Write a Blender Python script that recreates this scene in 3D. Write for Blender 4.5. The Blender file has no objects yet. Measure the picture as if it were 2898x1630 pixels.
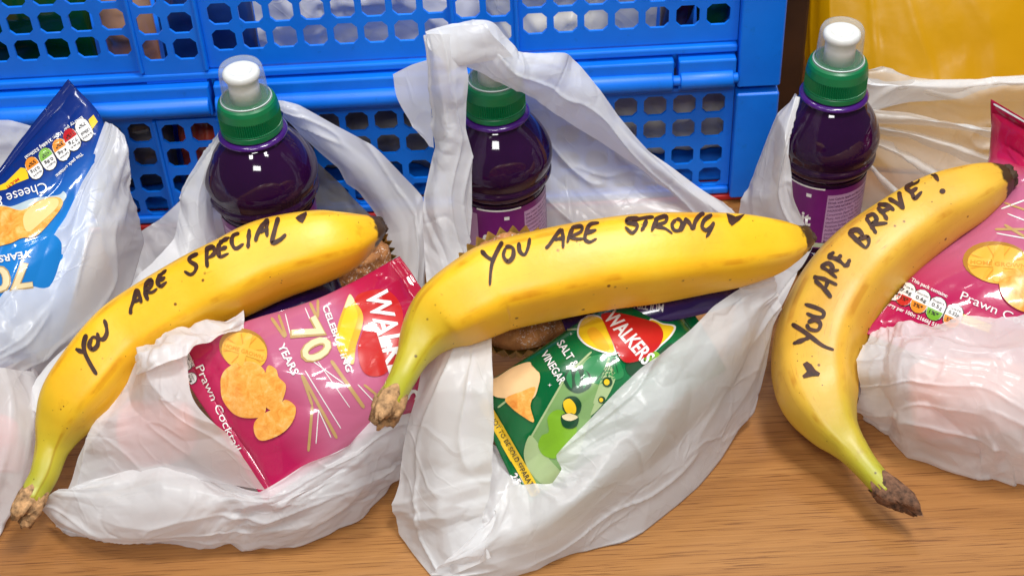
import bpy, bmesh, math, random
import numpy as np
from mathutils import Vector, Matrix
from mathutils.bvhtree import BVHTree

# ------------------------------------------------------------------ camera
# solved from the photograph: the crate's columns of holes are vertical and its rows level in this camera
PITCH, ROLL, FPX, CAMZ = math.radians(40.6), math.radians(3.0), 3830.0, 0.636
CX, CY = 1288.0, 724.5                       # measured on a 2576 x 1449 view of the photograph
_u0 = np.array([0, math.sin(PITCH), math.cos(PITCH)]); _r0 = np.array([1.0, 0, 0])
FWD = np.array([0, math.cos(PITCH), -math.sin(PITCH)])
RGT = math.cos(ROLL)*_r0 - math.sin(ROLL)*_u0
UPV = math.sin(ROLL)*_r0 + math.cos(ROLL)*_u0
CAM = np.array([0, 0, CAMZ])
scene = bpy.context.scene
COL = scene.collection
cd = bpy.data.cameras.new('camera'); cam = bpy.data.objects.new('camera', cd); COL.objects.link(cam)
cd.sensor_width = 36; cd.lens = 36*FPX/2576; cd.clip_start = 0.01; cd.clip_end = 50
cam.matrix_world = Matrix(((RGT[0], UPV[0], -FWD[0], CAM[0]), (RGT[1], UPV[1], -FWD[1], CAM[1]),
                           (RGT[2], UPV[2], -FWD[2], CAM[2]), (0, 0, 0, 1)))
cd.dof.use_dof = True; cd.dof.focus_distance = 0.86; cd.dof.aperture_fstop = 17
scene.camera = cam
# ------------------------------------------------------------------ light
world = bpy.data.worlds.new('World'); scene.world = world; world.use_nodes = True
wb = world.node_tree.nodes['Background']
wb.inputs[0].default_value = (0.95, 0.97, 1.0, 1); wb.inputs[1].default_value = 0.11
def area(name, loc, target, size, power, color=(1, 1, 1), sy=None):
    l = bpy.data.lights.new(name, 'AREA'); l.shape = 'RECTANGLE'; l.size = size; l.size_y = sy or size
    l.energy = power; l.color = color
    o = bpy.data.objects.new(name, l); COL.objects.link(o); o.location = loc
    o.rotation_euler = (Vector(target)-Vector(loc)).to_track_quat('-Z', 'Y').to_euler()
    return o
area('ceiling_or_fill_lamp', (0.42, 0.38, 1.9), (0, 0.68, 0), 0.46, 27, (1.0, 0.99, 0.97), 0.34)
area('ceiling_or_fill_lamp', (-0.12, -0.75, 1.55), (0, 0.7, 0.05), 0.55, 14, (1.0, 0.99, 0.97), 0.28)  # front fill added behind the camera to brighten what lies under the bananas
for lx, ly, lp in ((-0.75, 0.35, 9), (-0.55, -0.45, 7), (0.75, -0.15, 7), (-0.3, 1.6, 4), (0.4, 1.6, 4)):
    area('ceiling_or_fill_lamp', (lx, ly, 2.0), (lx, ly, 0), 0.30, lp, (1.0, 0.98, 0.95), 0.15)
vs = scene.view_settings
vs.view_transform = 'Standard'; vs.look = 'None'; vs.exposure = -0.08; vs.gamma = 1.0
scene.cycles.use_denoising = True
scene.cycles.max_bounces = 12; scene.cycles.transparent_max_bounces = 16

# ------------------------------------------------------------------ helpers: pixels, splines, noise
def ray(x, y): return FWD + RGT*((x-CX)/FPX) + UPV*((CY-y)/FPX)
def PZ(x, y, z): d = ray(x, y); return CAM + d*((z-CAMZ)/d[2])
def PY(x, y, yy): d = ray(x, y); return CAM + d*(yy/d[1])
def zr(l): return [PZ(*p) for p in l]
def yr(l): return [PY(*p) for p in l]
def depth(p): return float((np.array(p)-CAM) @ FWD)
def cr(pts, n):
    """Catmull-Rom through pts (uniform in index) -> n samples"""
    p = np.array(pts, float); m = len(p)
    if m == 2:
        t = np.linspace(0, 1, n)[:, None]; return p[0]*(1-t)+p[1]*t
    e = np.concatenate([[2*p[0]-p[1]], p, [2*p[-1]-p[-2]]])
    t = np.linspace(0, m-1, n); i = np.minimum(t.astype(int), m-2); f = (t-i)[:, None]
    a, b, c, d = e[i], e[i+1], e[i+2], e[i+3]
    return 0.5*((2*b)+(-a+c)*f+(2*a-5*b+4*c-d)*f**2+(-a+3*b-3*c+d)*f**3)
def lin(p, n):
    p = np.array(p, float); t = np.linspace(0, len(p)-1, n); i = np.minimum(t.astype(int), len(p)-2); f = (t-i)[:, None]
    return p[i]*(1-f)+p[i+1]*f
def grid(rows, nu, nv, hard=0.0):
    R = [cr(r, nu)*(1-hard)+lin(r, nu)*hard for r in rows]
    R = np.array(R)                                   # rows, nu, 3
    return np.stack([cr(R[:, k], nv) for k in range(nu)], axis=1)   # nv, nu, 3
def _h(i, j, s):
    n = (i.astype(np.int64)*374761393 + j.astype(np.int64)*668265263 + s*144269504)
    n = (n ^ (n >> 13))*1274126177; n = n ^ (n >> 16)
    return (n & 0xffff)/32767.5-1.0
def tri(x, y, s=0):
    """faceted noise: random heights on a triangle lattice, joined by flat facets"""
    F = 0.36602540378; q = (x+y)*F; X = x+q; Y = y+q
    i = np.floor(X); j = np.floor(Y); fx = X-i; fy = Y-j
    a = _h(i, j, s); d = _h(i+1, j+1, s); up = fx > fy
    m = np.where(up, _h(i+1, j, s), _h(i, j+1, s))
    return np.where(up, (1-fx)*a+(fx-fy)*m+fy*d, (1-fy)*a+(fy-fx)*m+fx*d)
def sm(x, y, s=0):
    i = np.floor(x); j = np.floor(y); fx = x-i; fy = y-j
    fx = fx*fx*(3-2*fx); fy = fy*fy*(3-2*fy)
    return (_h(i, j, s)*(1-fx)+_h(i+1, j, s)*fx)*(1-fy)+(_h(i, j+1, s)*(1-fx)+_h(i+1, j+1, s)*fx)*fy
def normals(G):
    du = np.gradient(G, axis=1); dv = np.gradient(G, axis=0)
    n = np.cross(du, dv); n /= np.linalg.norm(n, axis=2, keepdims=True)+1e-12
    flip = np.sum(n*(CAM-G), axis=2).mean() < 0
    return -n if flip else n
def arc(G):
    U = np.linalg.norm(np.diff(G, axis=1), axis=2).sum(1).mean()
    V = np.linalg.norm(np.diff(G, axis=0), axis=2).sum(0).mean()
    nv, nu = G.shape[:2]
    return np.meshgrid(np.linspace(0, U, nu), np.linspace(0, V, nv))

# ------------------------------------------------------------------ helpers: objects
ORG = {}
def thing(name, label, cat, loc, group=None):
    o = bpy.data.objects.new(name, None); COL.objects.link(o); o.empty_display_size = 0.02
    o.location = loc; ORG[o.name] = np.array(loc, float)
    o['label'] = label; o['category'] = cat
    if group: o['group'] = group
    return o
def mk(name, V, F, mats, parent=None, smooth=True, mi=None, label=None, uv=None):
    V = np.asarray(V, float)
    org = ORG[parent.name] if parent else np.zeros(3)
    me = bpy.data.meshes.new(name)
    me.from_pydata((V-org).tolist(), [], [tuple(int(q) for q in f) for f in F])
    for m in (mats if isinstance(mats, (list, tuple)) else [mats]): me.materials.append(m)
    if mi is not None: me.polygons.foreach_set('material_index', np.asarray(mi, dtype=np.int32))
    if smooth: me.polygons.foreach_set('use_smooth', np.ones(len(me.polygons), dtype=bool))
    o = bpy.data.objects.new(name, me); COL.objects.link(o)
    if parent: o.parent = parent
    ORG[o.name] = org
    if label: o['label'] = label
    me.update()
    return o
def attr(o, name, vals):
    a = o.data.attributes.new(name, 'FLOAT', 'POINT'); a.data.foreach_set('value', np.asarray(vals, dtype=np.float32))
def quads(nv, nu, off=0, wrap=False):
    F = []
    for j in range(nv-1):
        for i in range(nu if wrap else nu-1):
            k = (i+1) % nu
            F.append((off+j*nu+i, off+j*nu+k, off+(j+1)*nu+k, off+(j+1)*nu+i))
    return F
def box(V, F, x0, x1, y0, y1, z0, z1):
    n = len(V)
    V += [(x0, y0, z0), (x1, y0, z0), (x1, y1, z0), (x0, y1, z0), (x0, y0, z1), (x1, y0, z1), (x1, y1, z1), (x0, y1, z1)]
    F += [tuple(n+q for q in f) for f in ((0, 3, 2, 1), (4, 5, 6, 7), (0, 1, 5, 4), (1, 2, 6, 5), (2, 3, 7, 6), (3, 0, 4, 7))]
def bevel(o, w, seg=2):
    m = o.modifiers.new('bevel', 'BEVEL'); m.width = w; m.segments = seg; m.limit_method = 'ANGLE'; m.angle_limit = math.radians(40)
    return o

# ------------------------------------------------------------------ helpers: materials
def new_mat(name):
    m = bpy.data.materials.new(name); m.use_nodes = True; nt = m.node_tree
    for n in list(nt.nodes): nt.nodes.remove(n)
    return m, nt
def node(nt, t, **kw):
    n = nt.nodes.new(t)
    for k, v in kw.items():
        if k in n.inputs: n.inputs[k].default_value = v
        else: setattr(n, k, v)
    return n
def ramp(nt, stops, fac):
    r = nt.nodes.new('ShaderNodeValToRGB'); cr_ = r.color_ramp
    while len(cr_.elements) < len(stops): cr_.elements.new(0.5)
    for e, (p, c) in zip(cr_.elements, stops): e.position = p; e.color = (*c, 1) if len(c) == 3 else c
    nt.links.new(fac, r.inputs[0]); return r
def coords(nt, scale=(1, 1, 1), rot=(0, 0, 0)):
    tc = nt.nodes.new('ShaderNodeTexCoord'); mp = nt.nodes.new('ShaderNodeMapping')
    mp.inputs['Scale'].default_value = scale; mp.inputs['Rotation'].default_value = rot
    nt.links.new(tc.outputs['Object'], mp.inputs[0]); return mp.outputs[0]
def mixc(nt, a, b, fac, mode='MIX'):
    m = nt.nodes.new('ShaderNodeMix'); m.data_type = 'RGBA'; m.blend_type = mode
    for i, v in ((6, a), (7, b)):
        if hasattr(v, 'is_linked'): nt.links.new(v, m.inputs[i])
        else: m.inputs[i].default_value = (*v, 1)
    if hasattr(fac, 'is_linked'): nt.links.new(fac, m.inputs[0])
    else: m.inputs[0].default_value = fac
    return m.outputs[2]
def finish(nt, sh):
    o = nt.nodes.new('ShaderNodeOutputMaterial'); nt.links.new(sh, o.inputs[0])
def noise(nt, vec, scale, detail=3, rough=0.5, dist=0):
    n = nt.nodes.new('ShaderNodeTexNoise'); n.inputs['Scale'].default_value = scale; n.inputs['Detail'].default_value = detail
    n.inputs['Roughness'].default_value = rough; n.inputs['Distortion'].default_value = dist
    if vec is not None: nt.links.new(vec, n.inputs['Vector'])
    return n.outputs[0]
def bump(nt, h, strength, dist):
    b = nt.nodes.new('ShaderNodeBump'); b.inputs['Strength'].default_value = strength; b.inputs['Distance'].default_value = dist
    nt.links.new(h, b.inputs['Height']); return b.outputs[0]
MC = {}
def plain(name, c, rough=0.4, coat=0.0, var=0.12, scale=60, bmp=0.0, bscale=400, metal=0.0, sss=0.0):
    """plastic, paper or ink: one colour with a little mottling and fine relief"""
    if name in MC: return MC[name]
    m, nt = new_mat(name); b = node(nt, 'ShaderNodeBsdfPrincipled', Roughness=rough, Metallic=metal)
    b.inputs['Coat Weight'].default_value = coat; b.inputs['Coat Roughness'].default_value = 0.03
    v = coords(nt); n = noise(nt, v, scale, 4, 0.6)
    lo = tuple(max(0, q*(1-var)) for q in c); hi = tuple(min(1, q*(1+var)) for q in c)
    r = ramp(nt, [(0.3, lo), (0.7, hi)], n); nt.links.new(r.outputs[0], b.inputs['Base Color'])
    if sss: b.inputs['Subsurface Weight'].default_value = sss; b.inputs['Subsurface Radius'].default_value = (.004, .003, .001)
    if bmp:
        nb = noise(nt, v, bscale, 3, 0.6); nt.links.new(bump(nt, nb, bmp, 0.0006), b.inputs['Normal'])
    finish(nt, b.outputs[0]); MC[name] = m; return m
def film_mat(name='carrier_film', tint=(0.945, 0.96, 0.985), clear=0.08, trans=0.42):
    m, nt = new_mat(name); v = coords(nt)
    nz = nt.nodes.new('ShaderNodeTexNoise'); nz.inputs['Scale'].default_value = 18; nz.inputs['Detail'].default_value = 2
    nt.links.new(v, nz.inputs['Vector'])
    mx = nt.nodes.new('ShaderNodeVectorMath'); mx.operation = 'MULTIPLY_ADD'; mx.inputs[1].default_value = (.06, .06, .06)
    nt.links.new(nz.outputs[1], mx.inputs[0]); nt.links.new(v, mx.inputs[2])
    hs = None
    for sc, wt, ms_ in ((24, 1.0, 16), (58, .40, 30)):
        ve = nt.nodes.new('ShaderNodeTexVoronoi'); ve.feature = 'DISTANCE_TO_EDGE'; ve.inputs['Scale'].default_value = sc; nt.links.new(mx.outputs[0], ve.inputs['Vector'])
        cre = ramp(nt, [(0.0, (1, 1, 1)), (0.05, (.45, .45, .45)), (0.30, (0, 0, 0))], ve.outputs[0])
        msk = ramp(nt, [(0.47, (0, 0, 0)), (0.66, (1, 1, 1))], noise(nt, v, ms_, 2))
        cm = nt.nodes.new('ShaderNodeMath'); cm.operation = 'MULTIPLY'; nt.links.new(cre.outputs[0], cm.inputs[0]); nt.links.new(msk.outputs[0], cm.inputs[1])
        ad = nt.nodes.new('ShaderNodeMath'); ad.operation = 'MULTIPLY_ADD'; ad.inputs[1].default_value = wt; ad.inputs[2].default_value = 0
        nt.links.new(cm.outputs[0], ad.inputs[0])
        if hs is not None: nt.links.new(hs, ad.inputs[2])
        hs = ad.outputs[0]
    nrm = bump(nt, hs, 0.40, 0.0016)
    p = node(nt, 'ShaderNodeBsdfPrincipled', Roughness=0.27); p.inputs['Base Color'].default_value = (*tint, 1)
    p.inputs['Specular IOR Level'].default_value = 0.55
    nt.links.new(nrm, p.inputs['Normal'])
    t = nt.nodes.new('ShaderNodeBsdfTranslucent'); t.inputs[0].default_value = (*tint, 1); nt.links.new(nrm, t.inputs['Normal'])
    a = nt.nodes.new('ShaderNodeMixShader'); a.inputs[0].default_value = trans
    nt.links.new(p.outputs[0], a.inputs[1]); nt.links.new(t.outputs[0], a.inputs[2])
    tr = nt.nodes.new('ShaderNodeBsdfTransparent')
    c = nt.nodes.new('ShaderNodeMixShader'); c.inputs[0].default_value = clear
    nt.links.new(a.outputs[0], c.inputs[1]); nt.links.new(tr.outputs[0], c.inputs[2]); finish(nt, c.outputs[0]); return m
def clear_mat():
    m, nt = new_mat('clear_plastic')
    lw = node(nt, 'ShaderNodeLayerWeight', Blend=0.35)
    ma = nt.nodes.new('ShaderNodeMath'); ma.operation = 'MULTIPLY_ADD'; ma.inputs[1].default_value = 0.62; ma.inputs[2].default_value = 0.07
    nt.links.new(lw.outputs['Facing'], ma.inputs[0])
    p = node(nt, 'ShaderNodeBsdfPrincipled', Roughness=0.10); p.inputs[0].default_value = (.62, .68, .70, 1)
    v = coords(nt); nt.links.new(bump(nt, noise(nt, v, 300, 3), 0.12, 0.001), p.inputs['Normal'])
    t = nt.nodes.new('ShaderNodeBsdfTransparent'); t.inputs[0].default_value = (.97, .98, .98, 1)
    x = nt.nodes.new('ShaderNodeMixShader'); nt.links.new(ma.outputs[0], x.inputs[0]); nt.links.new(t.outputs[0], x.inputs[1]); nt.links.new(p.outputs[0], x.inputs[2])
    finish(nt, x.outputs[0]); return m
def wood_mat():
    m, nt = new_mat('oak_laminate'); b = node(nt, 'ShaderNodeBsdfPrincipled', Roughness=0.45)
    v1 = coords(nt, (1.6, 20, 1)); v2 = coords(nt, (5, 800, 1), (0, 0, .02)); v3 = coords(nt, (24, 1400, 1), (0, 0, .02))
    big = noise(nt, v1, 1.0, 4, 0.55, 0.8); fine = noise(nt, v2, 1.0, 4, 0.6, 0.2); pore = noise(nt, v3, 1.0, 2, 0.5)
    base = ramp(nt, [(0.25, (.26, .102, .024)), (0.5, (.37, .165, .045)), (0.78, (.48, .24, .076))], big)
    st = ramp(nt, [(0.34, (.70, .64, .58)), (0.50, (.94, .92, .90)), (0.68, (1.08, 1.08, 1.08))], fine)
    c = mixc(nt, base.outputs[0], st.outputs[0], 0.65, 'MULTIPLY')
    pr = ramp(nt, [(0.37, (.40, .30, .23)), (0.42, (1, 1, 1))], pore)
    c = mixc(nt, c, pr.outputs[0], 0.8, 'MULTIPLY')
    nt.links.new(c, b.inputs['Base Color']); nt.links.new(bump(nt, fine, 0.12, 0.0008), b.inputs['Normal'])
    finish(nt, b.outputs[0]); return m
def blue_mat():
    m, nt = new_mat('crate_blue_plastic'); b = node(nt, 'ShaderNodeBsdfPrincipled', Roughness=0.42)
    v = coords(nt); a = noise(nt, v, 14, 4, 0.6); d = noise(nt, v, 120, 5, 0.7)
    r = ramp(nt, [(0.3, (.0, .145, .74)), (0.7, (.001, .20, .90))], a)
    g = ramp(nt, [(0.60, (1, 1, 1)), (0.74, (.55, .66, .62))], d)
    nt.links.new(mixc(nt, r.outputs[0], g.outputs[0], 0.6, 'MULTIPLY'), b.inputs['Base Color'])
    nt.links.new(bump(nt, noise(nt, v, 500, 3), 0.08, 0.0006), b.inputs['Normal']); finish(nt, b.outputs[0]); return m
def banana_mat(name='banana_peel', stops=((.84, .41, .012), (.91, .51, .014), (.95, .60, .035)), wear=0.5):
    m, nt = new_mat(name); b = node(nt, 'ShaderNodeBsdfPrincipled', Roughness=0.40)
    v = coords(nt)
    def at_(n): a = nt.nodes.new('ShaderNodeAttribute'); a.attribute_name = n; return a.outputs['Fac']
    al, ar, an = at_('along'), at_('around'), at_('angle')
    yel = ramp(nt, [(0.25, stops[0]), (0.5, stops[1]), (0.8, stops[2])], noise(nt, v, 22, 4, 0.55)).outputs[0]
    gm = nt.nodes.new('ShaderNodeMath'); gm.operation = 'MULTIPLY_ADD'; gm.inputs[1].default_value = 0.12
    nt.links.new(noise(nt, v, 40, 3), gm.inputs[0]); nt.links.new(al, gm.inputs[2])
    gr = ramp(nt, [(0.10, (1, 1, 1)), (0.19, (.7, .7, .7)), (0.33, (0, 0, 0))], gm.outputs[0])
    c = mixc(nt, yel, (.40, .39, .028), gr.outputs[0])
    # scuffs drawn out along the fruit
    cx = nt.nodes.new('ShaderNodeCombineXYZ'); nt.links.new(al, cx.inputs[0]); nt.links.new(an, cx.inputs[1])
    mp = nt.nodes.new('ShaderNodeMapping'); mp.inputs['Scale'].default_value = (9, 42, 1); nt.links.new(cx.outputs[0], mp.inputs[0])
    sc = ramp(nt, [(0.60, (1, 1, 1)), (0.72, (.62, .36, .16))], noise(nt, mp.outputs[0], 1.0, 6, 0.72, 0.4))
    c = mixc(nt, c, sc.outputs[0], wear, 'MULTIPLY')
    mq = nt.nodes.new('ShaderNodeMapping'); mq.inputs['Scale'].default_value = (22, 150, 1); nt.links.new(cx.outputs[0], mq.inputs[0])
    s2 = ramp(nt, [(0.68, (1, 1, 1)), (0.73, (.42, .20, .08))], noise(nt, mq.outputs[0], 1.0, 3, 0.6, 1.2))
    c = mixc(nt, c, s2.outputs[0], wear, 'MULTIPLY')
    br = ramp(nt, [(0.64, (1, 1, 1)), (0.80, (.62, .36, .18))], noise(nt, v, 34, 5, 0.7))
    c = mixc(nt, c, br.outputs[0], 0.6, 'MULTIPLY')
    for vs_, mscale, lo, hi in ((105, 60, .50, .56), (230, 90, .52, .58)):
        vo = nt.nodes.new('ShaderNodeTexVoronoi'); vo.inputs['Scale'].default_value = vs_; nt.links.new(v, vo.inputs['Vector'])
        sp = ramp(nt, [(0.07, (.14, .055, .015)), (0.12, (1, 1, 1))], vo.outputs['Distance'])
        ms = ramp(nt, [(lo, (0, 0, 0)), (hi, (1, 1, 1))], noise(nt, v, mscale, 2))
        c = mixc(nt, c, mixc(nt, (1, 1, 1), sp.outputs[0], ms.outputs[0]), 0.9, 'MULTIPLY')
    rg = ramp(nt, [(0.90, (1, 1, 1)), (0.985, (.66, .42, .22))], ar)
    rn = ramp(nt, [(0.46, (0, 0, 0)), (0.60, (1, 1, 1))], noise(nt, v, 55, 3))
    c = mixc(nt, c, mixc(nt, (1, 1, 1), rg.outputs[0], rn.outputs[0]), 0.6, 'MULTIPLY')
    tm = nt.nodes.new('ShaderNodeMath'); tm.operation = 'MULTIPLY_ADD'; tm.inputs[1].default_value = 0.05
    nt.links.new(noise(nt, v, 160, 4), tm.inputs[0]); nt.links.new(al, tm.inputs[2])
    tp = ramp(nt, [(0.992, (0, 0, 0)), (1.0, (1, 1, 1))], tm.outputs[0])
    c = mixc(nt, c, (.06, .03, .012), tp.outputs[0])
    nt.links.new(c, b.inputs['Base Color'])
    b.inputs['Subsurface Weight'].default_value = 0.08; b.inputs['Subsurface Radius'].default_value = (.006, .004, .001)
    b.inputs['Subsurface Scale'].default_value = 0.4
    nt.links.new(bump(nt, noise(nt, v, 260, 4, 0.6), 0.10, 0.001), b.inputs['Normal'])
    finish(nt, b.outputs[0]); return m
def packet_mat(name, stops):
    """printed gloss film; stops run along the packet from its bottom seal to its top"""
    m, nt = new_mat(name); b = node(nt, 'ShaderNodeBsdfPrincipled', Roughness=0.22)
    b.inputs['Coat Weight'].default_value = 0.65; b.inputs['Coat Roughness'].default_value = 0.03; b.inputs['Specular IOR Level'].default_value = 0.3
    at = nt.nodes.new('ShaderNodeAttribute'); at.attribute_name = 'along'
    v = coords(nt); n = nt.nodes.new('ShaderNodeMath'); n.operation = 'MULTIPLY_ADD'; n.inputs[1].default_value = 0.10
    nt.links.new(noise(nt, v, 30, 2), n.inputs[0]); nt.links.new(at.outputs['Fac'], n.inputs[2])
    r = ramp(nt, stops, n.outputs[0]); nt.links.new(r.outputs[0], b.inputs['Base Color'])
    nt.links.new(bump(nt, noise(nt, v, 90, 3, 0.6), 0.10, 0.002), b.inputs['Normal'])
    finish(nt, b.outputs[0]); return m
def chip_mat():
    m, nt = new_mat('printed_crisp'); b = node(nt, 'ShaderNodeBsdfPrincipled', Roughness=0.22); b.inputs['Coat Weight'].default_value = 0.35
    b.inputs['Coat Roughness'].default_value = 0.05
    v = coords(nt); r = ramp(nt, [(0.3, (.72, .22, .02)), (0.5, (.86, .40, .07)), (0.72, (.92, .60, .22))], noise(nt, v, 160, 5, 0.7, 0.5))
    nt.links.new(r.outputs[0], b.inputs['Base Color']); finish(nt, b.outputs[0]); return m
def ink(c):
    k = 'print_%02x%02x%02x' % tuple(int(255*min(1, q)) for q in c)
    return plain(k, c, rough=0.28, coat=0.65, var=0.05)

FILM = film_mat(); THIN = film_mat('carrier_film_clearer', clear=0.23); CLEAR = clear_mat(); WOOD = wood_mat(); BLUE = blue_mat(); PEEL = banana_mat(); PEEL2 = banana_mat('banana_peel_speckled', ((.66, .34, .035), (.74, .43, .045), (.80, .50, .070)), 0.8); CHIP = chip_mat()
INKPEN = plain('marker_ink', (.042, .010, .003), rough=0.6, var=0.6, scale=260)
WHITEP = plain('white_plastic', (.86, .86, .85), rough=0.3, var=0.03)
GREENP = plain('green_cap_plastic', (.002, .16, .055), rough=0.35, var=0.06)
PURPLE = plain('purple_bottle', (.020, .003, .030), rough=0.06, coat=0.0, var=0.15, scale=25)
PURPLEN = plain('purple_neck', (.055, .008, .16), rough=0.2, coat=0.5, var=0.08)
LABELM = plain('bottle_label', (.17, .012, .17), rough=0.35, coat=0.2, var=0.08)

# ------------------------------------------------------------------ table
V, F = [], []; box(V, F, -1.2, 1.2, 0.1, 1.9, -0.03, 0.0)
tb = bevel(mk('table_top', V, F, WOOD, smooth=False), 0.002); tb['kind'] = 'structure'
tb['label'] = 'brown oak laminate table top with straight grain'; tb['category'] = 'table'

# ------------------------------------------------------------------ crates
def holed_panel(name, parent, xs, zs, x0, x1, z0, z1, y, t=0.0020, hw=.0147, hh=.0149, ch=.0031):
    """a flat panel with a hole of cut corners round every (x, z)"""
    V, F = [], []
    def brk(c, a, b):
        return [a]+[(c[i]+c[i+1])/2 for i in range(len(c)-1)]+[b]
    X = brk(xs, x0, x1); Zb = brk(zs, z0, z1)
    for i, cx in enumerate(xs):
        for j, cz in enumerate(zs):
            a, b, c, d = X[i], X[i+1], Zb[j], Zb[j+1]; n = len(V)
            o = [(cx-hw/2+ch, cz-hh/2), (cx+hw/2-ch, cz-hh/2), (cx+hw/2, cz-hh/2+ch), (cx+hw/2, cz+hh/2-ch),
                 (cx+hw/2-ch, cz+hh/2), (cx-hw/2+ch, cz+hh/2), (cx-hw/2, cz+hh/2-ch), (cx-hw/2, cz-hh/2+ch)]
            for yy in (y, y+t):
                V += [(a, yy, c), (b, yy, c), (b, yy, d), (a, yy, d)]+[(p, yy, q) for p, q in o]
            fr = [(0, 1, 5, 4), (1, 2, 7, 6), (2, 3, 9, 8), (3, 0, 11, 10), (1, 6, 5), (2, 8, 7), (3, 10, 9), (0, 4, 11)]
            F += [tuple(n+q for q in f) for f in fr]+[tuple(n+12+q for q in reversed(f)) for f in fr]
            for k in range(8):
                k2 = (k+1) % 8; F.append((n+4+k, n+4+k2, n+16+k2, n+16+k))
            if i == 0: F.append((n, n+3, n+15, n+12))
            if i == len(xs)-1: F.append((n+2, n+1, n+13, n+14))
            if j == 0: F.append((n+1, n, n+12, n+13))
            if j == len(zs)-1: F.append((n+3, n+2, n+14, n+15))
    return mk(name, V, F, BLUE, parent, smooth=False)
YC = 0.825
XL, XR = -0.388, 0.178
colL = [-.3695+.019*i for i in range(8)]; colr1 = [-.214, -.195]; colM = [-.1706+.0189*i for i in range(8)]
colr2 = [-.0182, .0005]; colR = [.0229+.01905*i for i in range(7)]
def slab(name, parent, *b, bev=.0012):
    V, F = [], []; box(V, F, *b); o = mk(name, V, F, BLUE, parent, smooth=False); return bevel(o, bev)
def tube(name, parent, x0, x1, y, z, r, mat=BLUE, n=20):
    V = []; 
    for x in (x0, x1):
        for k in range(n): V.append((x, y+r*math.cos(2*math.pi*k/n), z+r*math.sin(2*math.pi*k/n)))
    F = quads(2, n, 0, True)+[tuple(range(n-1, -1, -1)), tuple(range(n, 2*n))]
    o = mk(name, V, F, mat, parent); bevel(o, .0008); return o
def crate(label, zb, zt, rows, hinge):
    t = thing('folding_crate', label, 'crate', ((XL+XR)/2, YC+.19, zb))
    zp0 = zb+(.031 if hinge else .006)
    zp1 = zt
    for nm, xs, a, b, y in (('side_panel', colL, XL+.012, -.2262, YC), ('rib_panel', colr1, -.2235, -.1855, YC-.003),
                            ('side_panel', colM, -.1828, -.0295, YC), ('rib_panel', colr2, -.0268, .0100, YC-.003), ('side_panel', colR, .0127, .1500, YC)):
        if nm == 'rib_panel' and hinge: holed_panel(nm, t, xs, [r-.003 for r in rows], a, b, zp0-.008, zp1, y)
        else: holed_panel(nm, t, xs, rows, a, b, zp0, zp1, y)
    for x in (-.2249, -.1842, -.0281, .0113):
        slab('rib', t, x-.0013, x+.0013, YC-.005, YC+.004, zp0, zp1)
    for x0, x1 in ((XL, XL+.0115), (.1505, XR)):
        bevel(slab('corner_post', t, x0, x1, YC-.008, YC+.03, zb, zt), .004, 3)
    if hinge:
        slab('base_ledge', t, XL+.012, .1500, YC-.004, YC+.012, zb+.0245, zb+.0295)
        for a, b in ((XL+.012, -.1845), (-.1815, .1095)):
            slab('hinge_bar', t, a, b, YC-.009, YC+.006, zb+.0005, zb+.0225)
            tube('hinge_tube', t, a, b-.001, YC-.0085, zb+.0085, .0062)
        slab('hinge_clip', t, .1125, .1490, YC-.009, YC+.006, zb+.001, zb+.0225)
        tube('hinge_tube', t, .1135, .1470, YC-.0085, zb+.0085, .0058)
        tube('hinge_pin', t, .1085, .1505, YC-.0085, zb+.0085, .0033)
        slab('floor_panel', t, XL+.012, XR-.012, YC+.012, YC+.36, zb+.004, zb+.008)
    else:
        slab('base_bar', t, XL+.012, .1500, YC-.003, YC+.006, zb+.0005, zb+.0055)
        slab('top_bar', t, XL+.012, .1500, YC-.003, YC+.006, zt+.0005, zt+.004)
        slab('floor_panel', t, XL+.012, XR-.012, YC+.012, YC+.36, zb+.001, zb+.004)
    slab('end_wall', t, XL, XL+.004, YC+.031, YC+.37, zb, zt)
    slab('end_wall', t, XR-.004, XR, YC+.031, YC+.37, zb, zt)
    slab('rear_wall', t, XL+.0045, XR-.0045, YC+.366, YC+.37, zb, zt)
    return t
rows_up = [.1436, .1622, .1815, .2]
crate('upper blue folding crate stacked on another, hinge bar along its base', .0935, .226, rows_up, True)
crate('lower blue folding crate standing on a red tray under the upper one', .0050, .0885, [.0186, .0373, .0588, .0776], False)
V, F = [], []; box(V, F, XL-.005, XR-.004, YC-.004, YC+.37, 0.0005, .0045)
o = bevel(mk('red_tray', V, F, plain('red_plastic', (.42, .012, .01), .4), smooth=False), .001)
o['label'] = 'flat red plastic tray under the lower blue crate'; o['category'] = 'tray'

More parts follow.
